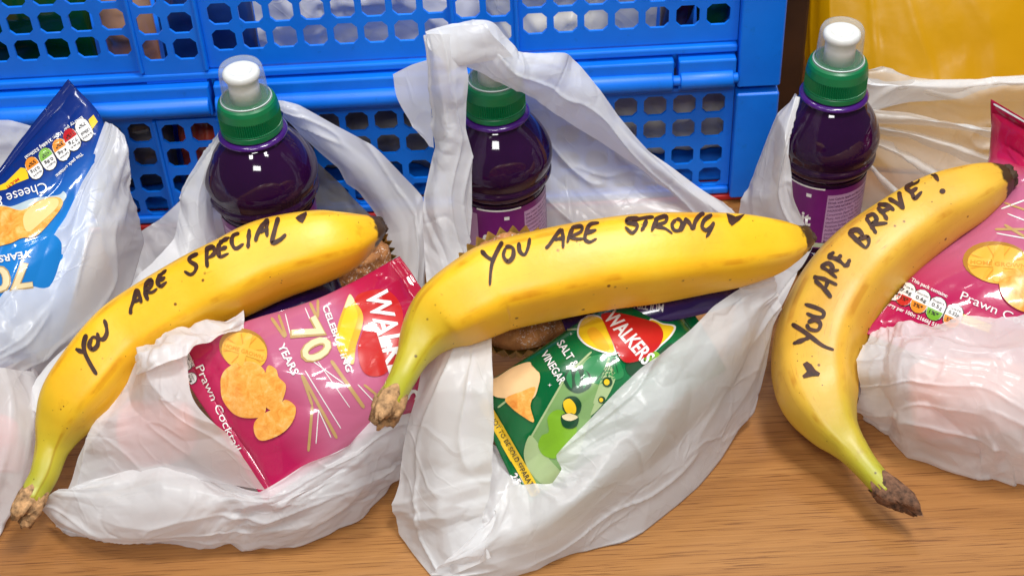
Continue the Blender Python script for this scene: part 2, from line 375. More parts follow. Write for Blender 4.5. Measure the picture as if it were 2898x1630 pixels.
# ------------------------------------------------------------------ bottles
def lathe(name, prof, n, mats, parent, loc, tilt=None, ribs=None, close=True, smooth=True):
    V = []
    for k, (r, z) in enumerate(prof):
        for i in range(n):
            a = 2*math.pi*i/n; rr = r
            if ribs and ribs[0] <= z <= ribs[1]: rr = r-(ribs[2] if i % 2 else 0)
            V.append((rr*math.cos(a), rr*math.sin(a), z))
    F = quads(len(prof), n, 0, True)
    if close: F += [tuple(range(n-1, -1, -1)), tuple(range((len(prof)-1)*n, len(prof)*n))]
    V = np.array(V)
    if tilt is not None: V = V @ np.array(tilt.to_3x3()).T
    V = V+np.array(loc)
    return mk(name, V, F, mats, parent, smooth=smooth)
def text_mesh(s, bold=0.0, shear=0.0, space=1.0):
    c = bpy.data.curves.new('t', 'FONT'); c.body = s; c.size = 1; c.offset = bold; c.shear = shear; c.resolution_u = 3
    c.space_character = space; c.fill_mode = 'FRONT'
    o = bpy.data.objects.new('t', c); COL.objects.link(o)
    dg = bpy.context.evaluated_depsgraph_get(); me = bpy.data.meshes.new_from_object(o.evaluated_get(dg))
    v = np.array([p.co[:2] for p in me.vertices]).reshape(-1, 2); f = [tuple(p.vertices) for p in me.polygons]
    bpy.data.objects.remove(o); bpy.data.curves.remove(c); bpy.data.meshes.remove(me)
    return v, f
LINES = ['Low Calorie Apple and Blackcurrant Juice', 'Drink with Sweeteners and Vitamins', 'CONTAINS NATURALLY OCCURRING SUGARS', 'INGREDIENTS: Water, Fruit Juices from',
         'Concentrate (Apple 6%, Blackcurrant 2%,', 'Plum), Acid (Citric Acid), Natural Colour', '(Anthocyanins), Natural Flavouring,', 'Potassium Sorbate, Dimethyl Dicarbonate,',
         'Acidity Regulator, Sodium Citrate, Stabiliser', '(Ascorbic Acid), Sweeteners (Aspartame,', 'Saccharin), Vitamins (Niacin, B6)', 'Best Before End: See Bottle']
LTXT = [text_mesh(s, bold=.012 if i < 3 or i == 11 else 0) for i, s in enumerate(LINES)]
def bottle(label, x, y, rot, lean=(0, 0), fat=1.0):
    t = thing('juice_bottle', label, 'bottle', (x, y, 0.0))
    T = Matrix.Rotation(math.radians(lean[0]), 4, 'Y') @ Matrix.Rotation(math.radians(lean[1]), 4, 'X')
    L = (x, y, 0.001)
    body = [(.0005, .0008), (.020, .0006), (.0245, .003), (.0280, .009), (.0286, .020), (.0282, .024), (.0282, .072), (.0290, .0755), (.0322, .0805), (.0326, .0835),
            (.0316, .0855), (.0322, .0878), (.0333, .0915), (.0335, .0950), (.0327, .0995), (.0300, .1060), (.0260, .1125), (.0216, .1180), (.0186, .1212), (.0178, .1235)]
    body = [(q[0]*(fat if q[1] < .115 else 1+(fat-1)*max(0, (.1235-q[1])/.0085)), q[1]) for q in cr(body, 70)]
    lathe('body', body, 64, PURPLE, t, L, T)
    lathe('neck_flange', [(.0165, .1216), (.0194, .1219), (.0206, .1230), (.0206, .1241), (.0196, .1252), (.0165, .1255)], 64, PURPLEN, t, L, T)
    cap = lathe('cap', [(.0150, .1262), (.0182, .1262), (.0185, .1268), (.0185, .1296), (.0182, .1300), (.0182, .1304), (.0184, .1306), (.0184, .1310), (.0184, .1385), (.0182, .1395), (.0176, .1440), (.0168, .1462), (.0155, .1470), (.006, .1472)],
                168, GREENP, t, L, T, ribs=(.1309, .1387, .0009), smooth=False)
    # darker ring in the tamper groove, its shade put into the colour
    lathe('tamper_groove', [(.01815, .1299), (.01835, .1300), (.01835, .1304), (.01815, .1305)], 48, plain('groove_shade_green', (.001, .05, .02), .6), t, L, T, close=False)
    nz = lathe('nozzle', [(.0092, .1466), (.0090, .1560), (.0091, .1606), (.0104, .1618), (.0110, .1636), (.0106, .1656), (.0092, .1668), (.0066, .1668), (.0054, .1652), (.0046, .1640), (.0030, .1638), (.0005, .1646)], 48, WHITEP, t, L, T)
    ov = lathe('overcap', [(.0136, .1488), (.0134, .1560), (.0131, .1640), (.0127, .1672), (.0116, .1693), (.0090, .1705), (.0050, .1709), (.0005, .1710)], 64, CLEAR, t, L, T, close=False)
    lathe('overcap_ring', [(.0158, .1450), (.0160, .1456), (.0160, .1466), (.0154, .1470), (.0148, .1474), (.0148, .1484), (.0139, .1489)], 64, CLEAR, ov, L, T, close=False)
    for dz in (.1462, .1479):
        r0 = .0161 if dz < .147 else .0149
        lathe('overcap_ridge', [(r0-.0003, dz-.0004), (r0+.0002, dz-.0003), (r0+.0002, dz+.0003), (r0-.0003, dz+.0004)], 64, plain('clear_ridge', (.62, .70, .70), .15), ov, L, T, close=False)
    # label: a sleeve round the body, with a pale panel of small print
    zb, zt, r = .0255, .0715, .0284*fat+.0002
    lathe('label', [(r, zb), (r, zt)], 64, LABELM, t, L, T, close=False)
    A = math.radians(-90+rot)
    def wrap(v2, f, mat, name, off, n_parent=t):
        v2 = np.asarray(v2); a = A+v2[:, 0]/r
        V = np.stack([(r+off)*np.cos(a), (r+off)*np.sin(a), v2[:, 1]], 1) @ np.array(T.to_3x3()).T+np.array(L)
        return mk(name, V, f, mat, n_parent)
    def strip(x0, x1, z0, z1, mat, name, off, n=14):
        xs = np.linspace(x0, x1, n); v = [(q, z0) for q in xs]+[(q, z1) for q in xs]
        return wrap(v, quads(2, n), mat, name, off)
    pk = strip(.0, .034, zb+.005, zt-.0045, plain('label_pale', (.50, .30, .50), .35, var=.05), 'label_panel', .00012)
    tv, tf, n = [], [], 0
    for i, (v, f) in enumerate(LTXT):
        s = .0026; w = v[:, 0].max(); sx = min(s, .0325/w)
        tv += [(p[0]*sx+.0008, zt-.0080-i*.0030+p[1]*s*.95) for p in v]; tf += [tuple(n+q for q in g) for g in f]; n = len(tv)
    wrap(tv, tf, plain('label_print', (.09, .02, .09), .4), 'label_text', .00025)
    strip(-.012, .034, zb+.001, zb+.0045, plain('label_foot', (.55, .62, .42), .35), 'label_band', .00012)
    strip(-.013, -.0098, zt-.0075, zt-.0050, WHITEP, 'label_mark', .00012, 3)
    strip(-.030, -.002, zt-.0008, zt+.0004, WHITEP, 'label_edge', .00014, 12)
    strip(-.040, -.030, zb+.004, zt-.004, plain('label_pale', (.50, .30, .50), .35), 'label_panel', .00012)
    v, f = text_mesh('fruit', bold=.03); s = .014
    wrap([(-.0275+p[0]*s*.8, zt-.0290+p[1]*s) for p in v], f, WHITEP, 'label_word', .00018)
    return t
bottle('purple juice bottle with green sports cap, behind banana reading SPECIAL', -.1465, .7515, -60, (-1.0, 0), 1.03)
bottle('purple juice bottle with green cap draped by the looped bag handle', -.0045, .758, 30)
bottle('purple juice bottle with printed label showing, beside banana reading BRAVE', .1960, .7595, -5, (1.0, 0), .92)

# ------------------------------------------------------------------ decals: flat print laid onto a surface along the line of sight
def subdiv(v, f, L):
    bm = bmesh.new(); vs_ = [bm.verts.new((p[0], p[1], 0)) for p in v]
    for q in f:
        try: bm.faces.new([vs_[i] for i in q])
        except ValueError: pass
    bmesh.ops.triangulate(bm, faces=bm.faces[:])
    for _ in range(6):
        e = [k for k in bm.edges if k.calc_length() > L]
        if not e: break
        bmesh.ops.subdivide_edges(bm, edges=e, cuts=1); bmesh.ops.triangulate(bm, faces=[g for g in bm.faces if len(g.verts) > 3])
    bm.verts.index_update()
    out = np.array([k.co[:2] for k in bm.verts]).reshape(-1, 2), [tuple(k.index for k in g.verts) for g in bm.faces]
    bm.free(); return out
class Print:
    def __init__(s, V, F, parent):
        s.bvh = BVHTree.FromPolygons([tuple(p) for p in V], [tuple(f) for f in F]); s.parent = parent; s.parts = {}
    def add(s, v, f, mat, part, layer=1, L=14):
        L = min(L, 9)
        v, f = subdiv(v, f, L); hit = []
        for p in v:
            d = Vector(ray(*p)).normalized(); h = s.bvh.ray_cast(Vector(CAM), d)
            if h[0] is None: hit.append(None); continue
            n = h[1] if h[1].dot(d) < 0 else -h[1]
            hit.append(h[0]+n*(.00012+.00013*layer)-d*.00008*layer)
        P = s.parts.setdefault(part, dict(v=[], f=[], m=[], mats=[]))
        if mat not in P['mats']: P['mats'].append(mat)
        k = P['mats'].index(mat); ix = {}
        for g in f:
            if any(hit[i] is None for i in g): continue
            hs = [hit[i] for i in g]
            if max((hs[0]-hs[1]).length, (hs[1]-hs[2]).length) > .02: continue
            for i in g:
                if i not in ix: ix[i] = len(P['v']); P['v'].append(tuple(hit[i]))
            P['f'].append(tuple(ix[i] for i in g)); P['m'].append(k)
    def poly(s, pts, mat, part, layer=1, smooth=True, L=14):
        part = s.uniq(part); p = np.array(pts, float)
        if smooth:
            q = np.concatenate([p, p[:3]]); c = cr(np.concatenate([p[-1:], q]), (len(q)+0)*6+1); c = c[6:6+len(p)*6]; p = c
        s.add(p, [tuple(range(len(p)))], mat, part, layer, L)
    def uniq(s, part):
        s.n = getattr(s, 'n', 0)+1; return '%s#%d' % (part, s.n) if part in ('lettering', 'printed_band', 'printed_ray') else part
    def text(s, t, o, ang, length, cap, mat, part, layer=2, bold=0.0, shear=0.0, L=14, arc_=0.0):
        part = s.uniq(part); v, f = text_mesh(t, bold, shear); w = v[:, 0].max()-v[:, 0].min(); v = v-[v[:, 0].min(), 0]
        sx = length/w; sy = cap/.70; a = math.radians(ang)
        X = v[:, 0]*sx; Y = v[:, 1]*sy+arc_*4*(X/length)*(1-X/length)
        q = np.stack([o[0]+X*math.cos(a)+Y*math.sin(a), o[1]+X*math.sin(a)-Y*math.cos(a)], 1)
        s.add(q, f, mat, part, layer, L)
    def line(s, pts, w, mat, part, layer=1, taper=0.0, rough=0.0, seed=0, L=14):
        part = s.uniq(part); n = max(6, int(sum(math.dist(pts[i], pts[i+1]) for i in range(len(pts)-1))/4)); c = cr(pts, n)
        t = np.gradient(c, axis=0); t /= np.linalg.norm(t, axis=1, keepdims=True)+1e-9; nn = np.stack([-t[:, 1], t[:, 0]], 1)
        k = np.linspace(0, 1, n); rnd = np.random.RandomState(seed)
        ww = w/2*(1-taper*k**2)*(1+rough*sm(k*6+seed*3.7, k*0+seed, seed)); e = np.minimum(1, np.minimum(k, 1-k)*n/2.2+.45); ww = ww*e
        v = np.concatenate([c+nn*ww[:, None], c-nn*ww[:, None]]); f = [(i, i+1, n+i+1, n+i) for i in range(n-1)]
        s.add(v, f, mat, part, layer, L)
    def done(s, names=None):
        for k, P in s.parts.items():
            if P['f']: mk(k.split('#')[0], P['v'], P['f'], P['mats'], s.parent, smooth=True, mi=P['m'])

# ------------------------------------------------------------------ crisp packets
def packet(label, rows, mat, nu=110, nv=140, puff=.012, seed=1, seal=(.05, .05), wr=.0036, group=None, name='crisp_packet', cat='crisp packet'):
    """rows run from the bottom seal to the top seal of the packet"""
    G = grid(rows, nu, nv); N = normals(G); U, Vv = arc(G)
    u = np.linspace(0, 1, nu)[None, :]; v = np.linspace(0, 1, nv)[:, None]
    vv = np.clip((v-seal[0])/(1-seal[0]-seal[1]), 0, 1)
    pf = (np.sin(np.pi*u)**.55)*(np.sin(np.pi*vv)**.6)
    end = np.exp(-vv/.13)+np.exp(-(1-vv)/.13)
    w = wr*(tri(U/.016+seed, Vv/.06, seed)*end*1.6+tri(U/.045+3*seed, Vv/.05, seed+1)*1.3+tri(U/.02, Vv/.026+seed, seed+2)*.45)*(.25+.75*pf)
    for k, (cs, chh) in enumerate(((.034, .0013), (.020, .0004))):
        t_ = sm(U/cs+seed*2.7, Vv/cs+k*5, seed+11+k); w = w+chh*np.exp(-np.abs(t_)/.10)*np.clip(.2+sm(U/.03, Vv/.03+seed, seed+15+k)*1.6, 0, 1)*(pf > .15)*(1 if k else -1)
    crimp = .00035*np.sin(Vv*2*np.pi/.0016)*(((v < seal[0]*.9)*(v > .004))+(v > 1-seal[1]*.9))
    base = tri(U/.05+seed, Vv/.05+2*seed, seed+5)*.0018
    Fr = G+N*(pf*puff+w+crimp+base+.0002)[..., None]; Bk = G-N*(pf*puff*.9-base+.0002)[..., None]
    V = np.concatenate([Fr.reshape(-1, 3), Bk.reshape(-1, 3)]); n = nu*nv
    F = quads(nv, nu)+[tuple(reversed(f)) for f in quads(nv, nu, n)]
    bd = list(range(nu))+[j*nu+nu-1 for j in range(1, nv)]+[(nv-1)*nu+i for i in range(nu-2, -1, -1)]+[j*nu for j in range(nv-2, 0, -1)]
    for a, b in zip(bd, bd[1:]+bd[:1]): F.append((b, a, n+a, n+b))
    lo = V.min(0); t = thing(name, label, cat, (V[:, 0].mean(), V[:, 1].mean(), lo[2]), group)
    o = mk('wrapper', V, F, mat, t); al = np.repeat(np.linspace(0, 1, nv), nu); attr(o, 'along', np.concatenate([al, al]))
    return t, V, F
PINKM = packet_mat('pink_packet_film', [(0.05, (.40, .006, .065)), (.24, (.44, .010, .085)), (.42, (.50, .125, .23)), (.68, (.51, .135, .25)), (.82, (.46, .010, .075)), (1, (.36, .004, .035))])
GREENM = packet_mat('green_packet_film', [(0.0, (.0, .13, .03)), (.4, (.0, .11, .03)), (.7, (.0, .16, .045)), (1, (.0, .10, .03))])
BLUEM = packet_mat('blue_packet_film', [(0.0, (.003, .012, .11)), (.30, (.004, .03, .22)), (.42, (.01, .10, .42)), (.6, (.01, .20, .60)), (1, (.01, .16, .50))])
PURPM = packet_mat('purple_bar_film', [(0.0, (.018, .005, .06)), (.5, (.03, .007, .10)), (1, (.018, .005, .06))])
W_, K_, RED, YEL, ORG_, GRN, CREAM, GOLD = ink((.80, .79, .78)), ink((.015, .012, .012)), ink((.52, .012, .012)), ink((.86, .56, .015)), ink((.82, .26, .02)), ink((.16, .40, .02)), ink((.78, .66, .40)), ink((.50, .32, .12))
AMB, DRED, MAUVE, PEACH = ink((.84, .42, .02)), ink((.26, .008, .012)), ink((.62, .16, .34)), ink((.86, .56, .28))
def pill(P, c, e, n, w, h, col, name_, val, pct, ang, flip=1):
    """traffic-light lozenge: white upper half, coloured lower half"""
    c = np.array(c, float); e = np.array(e, float); n = np.array(n, float)
    def rr(k, y0, y1, r=.48):
        pts = []
        for a0, (sx, sy) in zip((0, 90, 180, 270), ((1, 1), (-1, 1), (-1, -1), (1, -1))):
            for q in (0, 30, 60, 90):
                a = math.radians(a0+q); x = sx*(w/2-r*w)+r*w*math.cos(a); yy = (y1-r*w if sy > 0 else y0+r*w)+r*w*math.sin(a)
                pts.append(c+e*x*k+n*yy)
        return pts
    P.poly(rr(1.1, -h/2-1.5, h/2+1.5), K_, 'nutrition_table', 1, False)
    P.poly(rr(1, -h/2, h/2), W_, 'nutrition_table', 2, False)
    half = [c+e*w*.46*math.cos(math.radians(a))+n*(-h/2+.46*w+.46*w*math.sin(math.radians(a))) for a in range(180, 361, 20)]
    half += [c+e*w*.48+n*(-h*.06), c-e*w*.48+n*(-h*.06)]
    P.poly(half, col, 'nutrition_table', 3, False)
    def tx(s, y, L_, cp, b=0): P.text(s, c-e*L_/2+n*y, ang, L_, cp, K_, 'nutrition_table', 4, b)
    tx(name_, h*.26, w*.72, h*.085); tx(val, h*.04, w*.66, h*.14, .01); tx(pct, -h*.28, w*.60, h*.15, .02)

# --- pink packet under the SPECIAL banana
tB, VB, FB = packet('pink crisp packet with yellow and red logo, lying under banana reading SPECIAL',
    [zr([(425, 890, .077), (545, 1075, .058), (665, 1262, .034)]), zr([(620, 808, .092), (735, 980, .073), (840, 1150, .048)]),
     zr([(822, 742, .098), (930, 900, .081), (1010, 1050, .058)]), zr([(1005, 645, .102), (1110, 800, .086), (1200, 960, .066)])], PINKM, seed=3, puff=.016)
P = Print(VB, FB, tB)
def starburst(P, T):
    for a, b, w, m in T: P.line([a, b], w, m, 'printed_ray', 1)
r2 = lambda x, y: (400+.5*x, 724.5+.5*y)
starburst(P, [(r2(*a), r2(*b), w, m) for a, b, w, m in (((565, 150), (635, 250), 8, GOLD), ((602, 135), (640, 245), 7, GOLD), ((636, 130), (661, 236), 2.5, W_), ((735, 100), (765, 170), 2.5, W_), ((760, 75), (795, 150), 8, GOLD), ((800, 60), (800, 150), 7, GOLD),
   ((718, 435), (772, 590), 7, GOLD), ((772, 590), (752, 820), 7, GOLD), ((735, 415), (915, 705), 2.5, W_), ((722, 440), (895, 755), 8, GOLD), ((803, 612), (866, 752), 2.5, W_), ((803, 612), (790, 782), 2.5, W_),
   ((866, 365), (1032, 602), 9, GOLD), ((770, 365), (930, 480), 2.5, W_), ((800, 370), (960, 600), 2, W_), ((1000, 485), (1090, 580), 2.5, W_), ((1030, 485), (1105, 545), 6, GOLD))])
P.text('Prawn Cocktail', r2(188, 400), 65.5, 232, 20, W_, 'lettering', 3)
P.text('70', r2(655, 210), 62, 104, 74, GOLD, 'lettering', 2, .05); P.text('70', r2(660, 207), 62, 102, 72, CREAM, 'lettering', 3, .022)
P.text('YEARS', r2(597, 292), 63, 84, 19, W_, 'lettering', 3, .025)
P.text('CELEBRATING', r2(822, 95), 69.5, 176, 15, W_, 'lettering', 3, .03)
P.poly([r2(*p) for p in ((985, 60), (1060, 15), (1160, 20), (1225, 120), (1215, 300), (1150, 420), (1075, 445), (1020, 410), (1000, 300), (1030, 180))], RED, 'logo', 2)
P.poly([r2(*p) for p in ((960, 35), (935, 90), (900, 190), (892, 280), (920, 340), (975, 385), (990, 300), (1025, 180), (1020, 120), (985, 70))], AMB, 'logo', 3)
P.poly([r2(*p) for p in ((955, 80), (915, 190), (905, 270), (940, 330), (970, 250), (1000, 150), (985, 95))], YEL, 'logo', 4)
P.poly([r2(*p) for p in ((962, 36), (945, 70), (935, 105), (965, 90), (985, 72))], CREAM, 'logo', 5)
P.text('WALKERS', r2(1040, 40), 73, 285, 56, W_, 'logo', 4, .02, .15)
def potato(P, c, ax, ay, ang, words=True):
    """cut potato with a cross carved in its face"""
    ca, sa = math.cos(math.radians(ang)), math.sin(math.radians(ang))
    q = lambda x, y: (c[0]+x*ax*ca-y*ay*sa, c[1]+x*ax*sa+y*ay*ca)
    ring = lambda k, dx=0, dy=0: [q(k*math.cos(t)+dx, k*math.sin(t)+dy) for t in np.linspace(0, 2*math.pi, 25)[:-1]]
    P.poly(ring(1.03, -.06, -.08), ink((.42, .20, .03)), 'potato_picture', 2, False); P.poly(ring(.97, .03, .05), ink((.84, .44, .05)), 'potato_picture', 3, False)
    dk = ink((.74, .30, .03))
    for a in range(0, 360, 45):
        a = math.radians(a+22); P.line([q(.2*math.cos(a), .2*math.sin(a)), q(.9*math.cos(a), .9*math.sin(a))], 2.5, dk, 'potato_picture', 4)
    P.line([q(-.92, .02), q(.95, .02)], .42*ay, ink((.86, .48, .07)), 'potato_picture', 5); P.line([q(.02, -.92), q(.02, .95)], .3*ax, ink((.86, .48, .07)), 'potato_picture', 5)
    if words: P.text('HOME GROWN', q(-.84, .15), ang, 1.7*ax, .20*ay, dk, 'potato_picture', 6, .01)
potato(P, r2(430, 315), 60, 48, 18)
def crispshape(P, pts, mat=None): P.poly(pts, mat or CHIP, 'crisp_picture', crispshape.k); crispshape.k += 1
crispshape.k = 4
crispshape(P, [r2(*p) for p in ((545, 400), (590, 410), (605, 450), (640, 490), (625, 560), (600, 600), (560, 612), (530, 560))])
crispshape(P, [r2(*p) for p in ((360, 395), (420, 372), (490, 378), (535, 420), (552, 500), (545, 580), (525, 640), (450, 652), (380, 630), (325, 560), (314, 480), (325, 430))])
crispshape(P, [r2(*p) for p in ((640, 560), (690, 600), (675, 670), (620, 730), (530, 765), (490, 740), (482, 680), (520, 635), (590, 600))])
for k, (cx_, cy_) in enumerate(((112, 352), (128, 392), (152, 460))):
    pill(P, r2(cx_, cy_), (.42, .90), (.90, -.42), 28, 40, ORG_, 'Sugars', '0.5g', '1%*', 65)
P.text('contains:', r2(140, 320), 66, 42, 8, W_, 'lettering', 3, .02)
P.line([r2(150, 505), r2(195, 575)], 8, YEL, 'printed_band', 1)
P.done()

# --- green packet under the STRONG banana
tC, VC, FC = packet('green crisp packet of salt and vinegar flavour, under banana reading STRONG',
    [zr([(1185, 985, .062), (1250, 1125, .045), (1318, 1275, .022)]), zr([(1347, 884, .082), (1428, 1018, .065), (1500, 1150, .044)]),
     zr([(1492, 786, .092), (1600, 910, .076), (1665, 1030, .054)]), zr([(1680, 690, .094), (1765, 820, .078), (1830, 930, .058)])], GREENM, seed=8, puff=.015)
P = Print(VC, FC, tC)
r3 = lambda x, y: (933.3+.5*x, 724.5+.5*y); r4 = lambda x, y: (1466.7+.5*x, 724.5+.5*y)
PALE, LGRN, DGRN, MGRN = ink((.38, .50, .24)), ink((.20, .42, .02)), ink((.004, .055, .018)), ink((.01, .22, .06))
P.poly([r3(*p) for p in ((1100, 345), (955, 500), (860, 660), (775, 810), (790, 900), (860, 1010), (990, 960), (1040, 860), (1090, 700), (1130, 560), (1150, 420))], ink((.20, .36, .12)), 'printed_scene', 1)
P.poly([r3(*p) for p in ((1180, 390), (1130, 560), (1105, 640), (1180, 560), (1230, 440))], PALE, 'printed_scene', 2)
P.poly([r3(*p) for p in ((800, 740), (770, 830), (800, 920), (880, 990), (960, 940), (900, 860), (850, 790))], PALE, 'printed_scene', 2)
for a, b in (((1110, 322), (985, 440)), ((985, 440), (800, 760)), ((1200, 345), (1120, 580)), ((960, 215), (1045, 208)), ((640, 600), (700, 555))): P.line([r3(*a), r3(*b)], 5, PALE, 'printed_scene', 2)
P.poly([r3(*p) for p in ((1110, 345), (1225, 345), (1270, 440), (1190, 470), (1130, 480), (1060, 420))], MGRN, 'printed_scene', 2)
for k in range(5): P.line([r3(1222, 350), r3(1130+28*k, 470-10*k)], 1.6, DGRN, 'printed_scene', 3)
P.poly([r3(*p) for p in ((970, 460), (990, 420), (1040, 405), (1095, 425), (1112, 470), (1095, 505), (1040, 528), (990, 505))], DGRN, 'printed_scene', 3)
for k in (-1, 0, 1): P.poly([r3(1040+k*42-14, 455), r3(1040+k*36, 415), r3(1040+k*42+14, 455), r3(1040+k*30, 505)], MGRN, 'printed_scene', 4)
P.poly([r3(*p) for p in ((890, 650), (940, 610), (1010, 640), (1035, 720), (1000, 790), (960, 820), (930, 855), (870, 840), (842, 790), (860, 740), (895, 720))], LGRN, 'printed_scene', 3)
P.poly([r3(*p) for p in ((965, 580), (985, 548), (1030, 545), (1058, 580), (1045, 630), (1000, 640), (970, 615))], DGRN, 'printed_scene', 4)
P.poly([r3(*p) for p in ((968, 575), (1000, 555), (1030, 590), (1025, 630), (985, 625))], YEL, 'printed_scene', 5)
P.poly([r3(*p) for p in ((958, 640), (1000, 625), (1042, 645), (1035, 690), (1000, 705), (965, 690))], DGRN, 'printed_scene', 5)
P.poly([r3(*p) for p in ((962, 640), (1000, 628), (1040, 645), (1010, 665), (975, 660))], CREAM, 'printed_scene', 6)
for cx_, cy_, rr_ in ((1188, 472, 25), (1160, 560, 18), (1150, 235+160, 0)):
    if rr_:
        P.poly([r3(cx_+rr_*math.cos(a), cy_+rr_*math.sin(a)) for a in np.linspace(0, 6.28, 9)[:-1]], DGRN, 'printed_scene', 4); P.poly([r3(cx_-4+rr_*.55*math.cos(a), cy_+rr_*.6*math.sin(a)) for a in np.linspace(0, 6.28, 9)[:-1]], YEL, 'printed_scene', 5)
P.poly([r4(*p) for p in ((215, 380), (300, 345), (380, 320), (430, 280), (470, 300), (400, 350), (330, 420), (240, 440))], DGRN, 'printed_scene', 2)
P.poly([r4(*p) for p in ((300, 345), (360, 320), (385, 345), (330, 370))], LGRN, 'printed_scene', 3)
P.text('SALT &', r3(936, 282), 57, 74, 20, W_, 'lettering', 4, .015); P.text('VINEGAR', r3(856, 335), 58, 90, 20, W_, 'lettering', 4, .015)
for sx, sy, k in ((1008, 235, 7), (985, 408, 6), (901, 488, 11)):
    P.poly([r3(sx+(k*2 if i % 2 == 0 else k*.5)*math.cos(i*math.pi/4)*.5, sy+(k*2 if i % 2 == 0 else k*.5)*math.sin(i*math.pi/4)*.5) for i in range(8)], W_, 'printed_band', 4, False)
P.poly([r3(*p) for p in ((1038, 225), (1050, 175), (1090, 140), (1150, 145), (1190, 190), (1215, 260), (1232, 335), (1160, 325), (1090, 295), (1050, 260))], W_, 'logo', 3)
P.poly([r3(*p) for p in ((1046, 225), (1058, 180), (1092, 150), (1148, 153), (1185, 195), (1210, 265), (1222, 325), (1160, 316), (1092, 287), (1058, 255))], YEL, 'logo', 4)
P.poly([r3(*p) for p in ((1090, 230), (1120, 200), (1165, 240), (1200, 310), (1140, 300))], AMB, 'logo', 5)
P.poly([r4(*p) for p in ((330, 165), (400, 180), (462, 192), (450, 235), (400, 285), (330, 330))], W_, 'logo', 3); P.poly([r4(*p) for p in ((330, 172), (400, 186), (452, 198), (440, 232), (395, 278), (330, 320))], YEL, 'logo', 4)
P.poly([r4(*p) for p in ((95, 138), (180, 132), (300, 160), (372, 185), (400, 235), (375, 300), (300, 355), (220, 376), (180, 345), (148, 275), (115, 200))], RED, 'logo', 6)
P.text('WALKERS', r4(106, 160), 49, 152, 36, W_, 'logo', 7, .025, .1)
crispshape.k = 4
crispshape(P, [r3(*p) for p in ((600, 470), (640, 450), (720, 400), (800, 375), (812, 405), (850, 430), (845, 490), (810, 560), (700, 555), (620, 540))], PEACH)
crispshape(P, [r3(*p) for p in ((680, 555), (760, 520), (830, 500), (805, 590), (822, 672), (760, 640), (710, 600))], CHIP)
P.line([r3(*p) for p in ((560, 560), (640, 700), (720, 840), (790, 960), (830, 1040))], 28, YEL, 'printed_band', 2, L=10)
P.text('NOT TO BE SOLD SEPARATELY', r3(600, 652), 60.0, 226, 13, K_, 'lettering', 3, .01)
P.text('25g', r3(700, 940), 62, 44, 18, K_, 'lettering', 3, .06); P.text('25g', r3(702, 941), 62, 43, 17, W_, 'lettering', 4, .015)
P.done()

# --- pink packet beside the BRAVE banana
tD, VD, FD = packet('pink crisp packet standing beside banana reading BRAVE, nutrition table showing',
    [zr([(2175, 838, .052), (2400, 930, .046), (2640, 1030, .036)]), zr([(2300, 690, .066), (2520, 780, .064), (2760, 880, .050)]),
     zr([(2420, 560, .070), (2620, 640, .072), (2850, 740, .060)]), zr([(2488, 405, .080), (2660, 470, .086), (2860, 560, .08)]), zr([(2490, 250, .110), (2640, 330, .114), (2830, 430, .108)])], PINKM, seed=12, puff=.017)
P = Print(VD, FD, tD)
r6 = lambda x, y: (1937.8+.3925*x, 408.9+.3925*y)
e_, n_ = (.915, .404), (.404, -.915)
P.text('This pack contains:', r6(903, 762), 25, 100, 9, W_, 'lettering', 3, .02)
for c_, col, a_, b_, p_ in (((805, 812), W_, 'Energy', '542kJ', '6%*'), ((868, 845), RED, 'Fat', '7.6g', '11%*'), ((962, 892), ORG_, 'Saturates', '0.6g', '3%*'), ((1063, 938), GRN, 'Sugars', '0.5g', '1%*'), ((1172, 985), ORG_, 'Salt', '0.32g', '5%*')):
    pill(P, r6(*c_), e_, n_, 43, 60, col, a_, b_, p_, 23.8)
P.text('Energy per 100g: 2166kJ 518kcal', r6(718, 903), 23.5, 175, 9, W_, 'lettering', 3, .02)
P.poly([r6(*p) for p in ((1235, 970), (1420, 1040), (1400, 1090), (1215, 1025))], YEL, 'printed_band', 1, False)
P.text('Prawn Cocktail', r6(1215, 875), 23, 245, 21, W_, 'lettering', 3)
for a, b, w, m in (((1480, 300), (1640, 240), 4, W_), ((1500, 400), (1700, 520), 7, GOLD), ((1440, 430), (1700, 430), 6, GOLD), ((1520, 330), (1700, 400), 3, W_), ((1500, 260), (1700, 330), 5, GOLD), ((1450, 455), (1640, 490), 3, W_)): P.line([r6(*a), r6(*b)], w, m, 'printed_ray', 1)
potato(P, r6(1460, 650), 82, 50, 4)
crispshape.k = 7
crispshape(P, [r6(*p) for p in ((1465, 780), (1490, 720), (1560, 690), (1650, 690), (1760, 780), (1720, 960), (1600, 950), (1500, 880))])
P.line([(2500, 262), (2640, 342)], 5, W_, 'printed_band', 1)
P.done()

# --- blue packet in the bag on the left
tA, VA, FA = packet('blue cheese flavour crisp packet standing upside down in a carrier bag',
    [zr([(-85, 540, .108), (40, 370, .126), (172, 200, .142)]), zr([(-80, 580, .104), (90, 460, .116), (262, 318, .126)]),
     zr([(-90, 680, .09), (70, 600, .10), (240, 500, .105)]), zr([(-110, 850, .066), (30, 790, .075), (190, 720, .08)]), zr([(-130, 980, .04), (0, 930, .045), (150, 860, .05)])], BLUEM, seed=21, puff=.010)
P = Print(VA, FA, tA)
r1 = lambda x, y: (.5*x, .5*y)
P.poly([r1(*p) for p in ((-20, 930), (0, 935), (30, 920), (105, 845), (135, 850), (145, 900), (80, 925), (30, 955), (-20, 965))], YEL, 'printed_band', 1, False)
P.poly([r1(*p) for p in ((445, 605), (470, 580), (492, 615), (462, 655))], YEL, 'printed_band', 1, False)
P.text('MULTI', r1(92, 897), 145, 36, 7, RED, 'lettering', 2, .03)
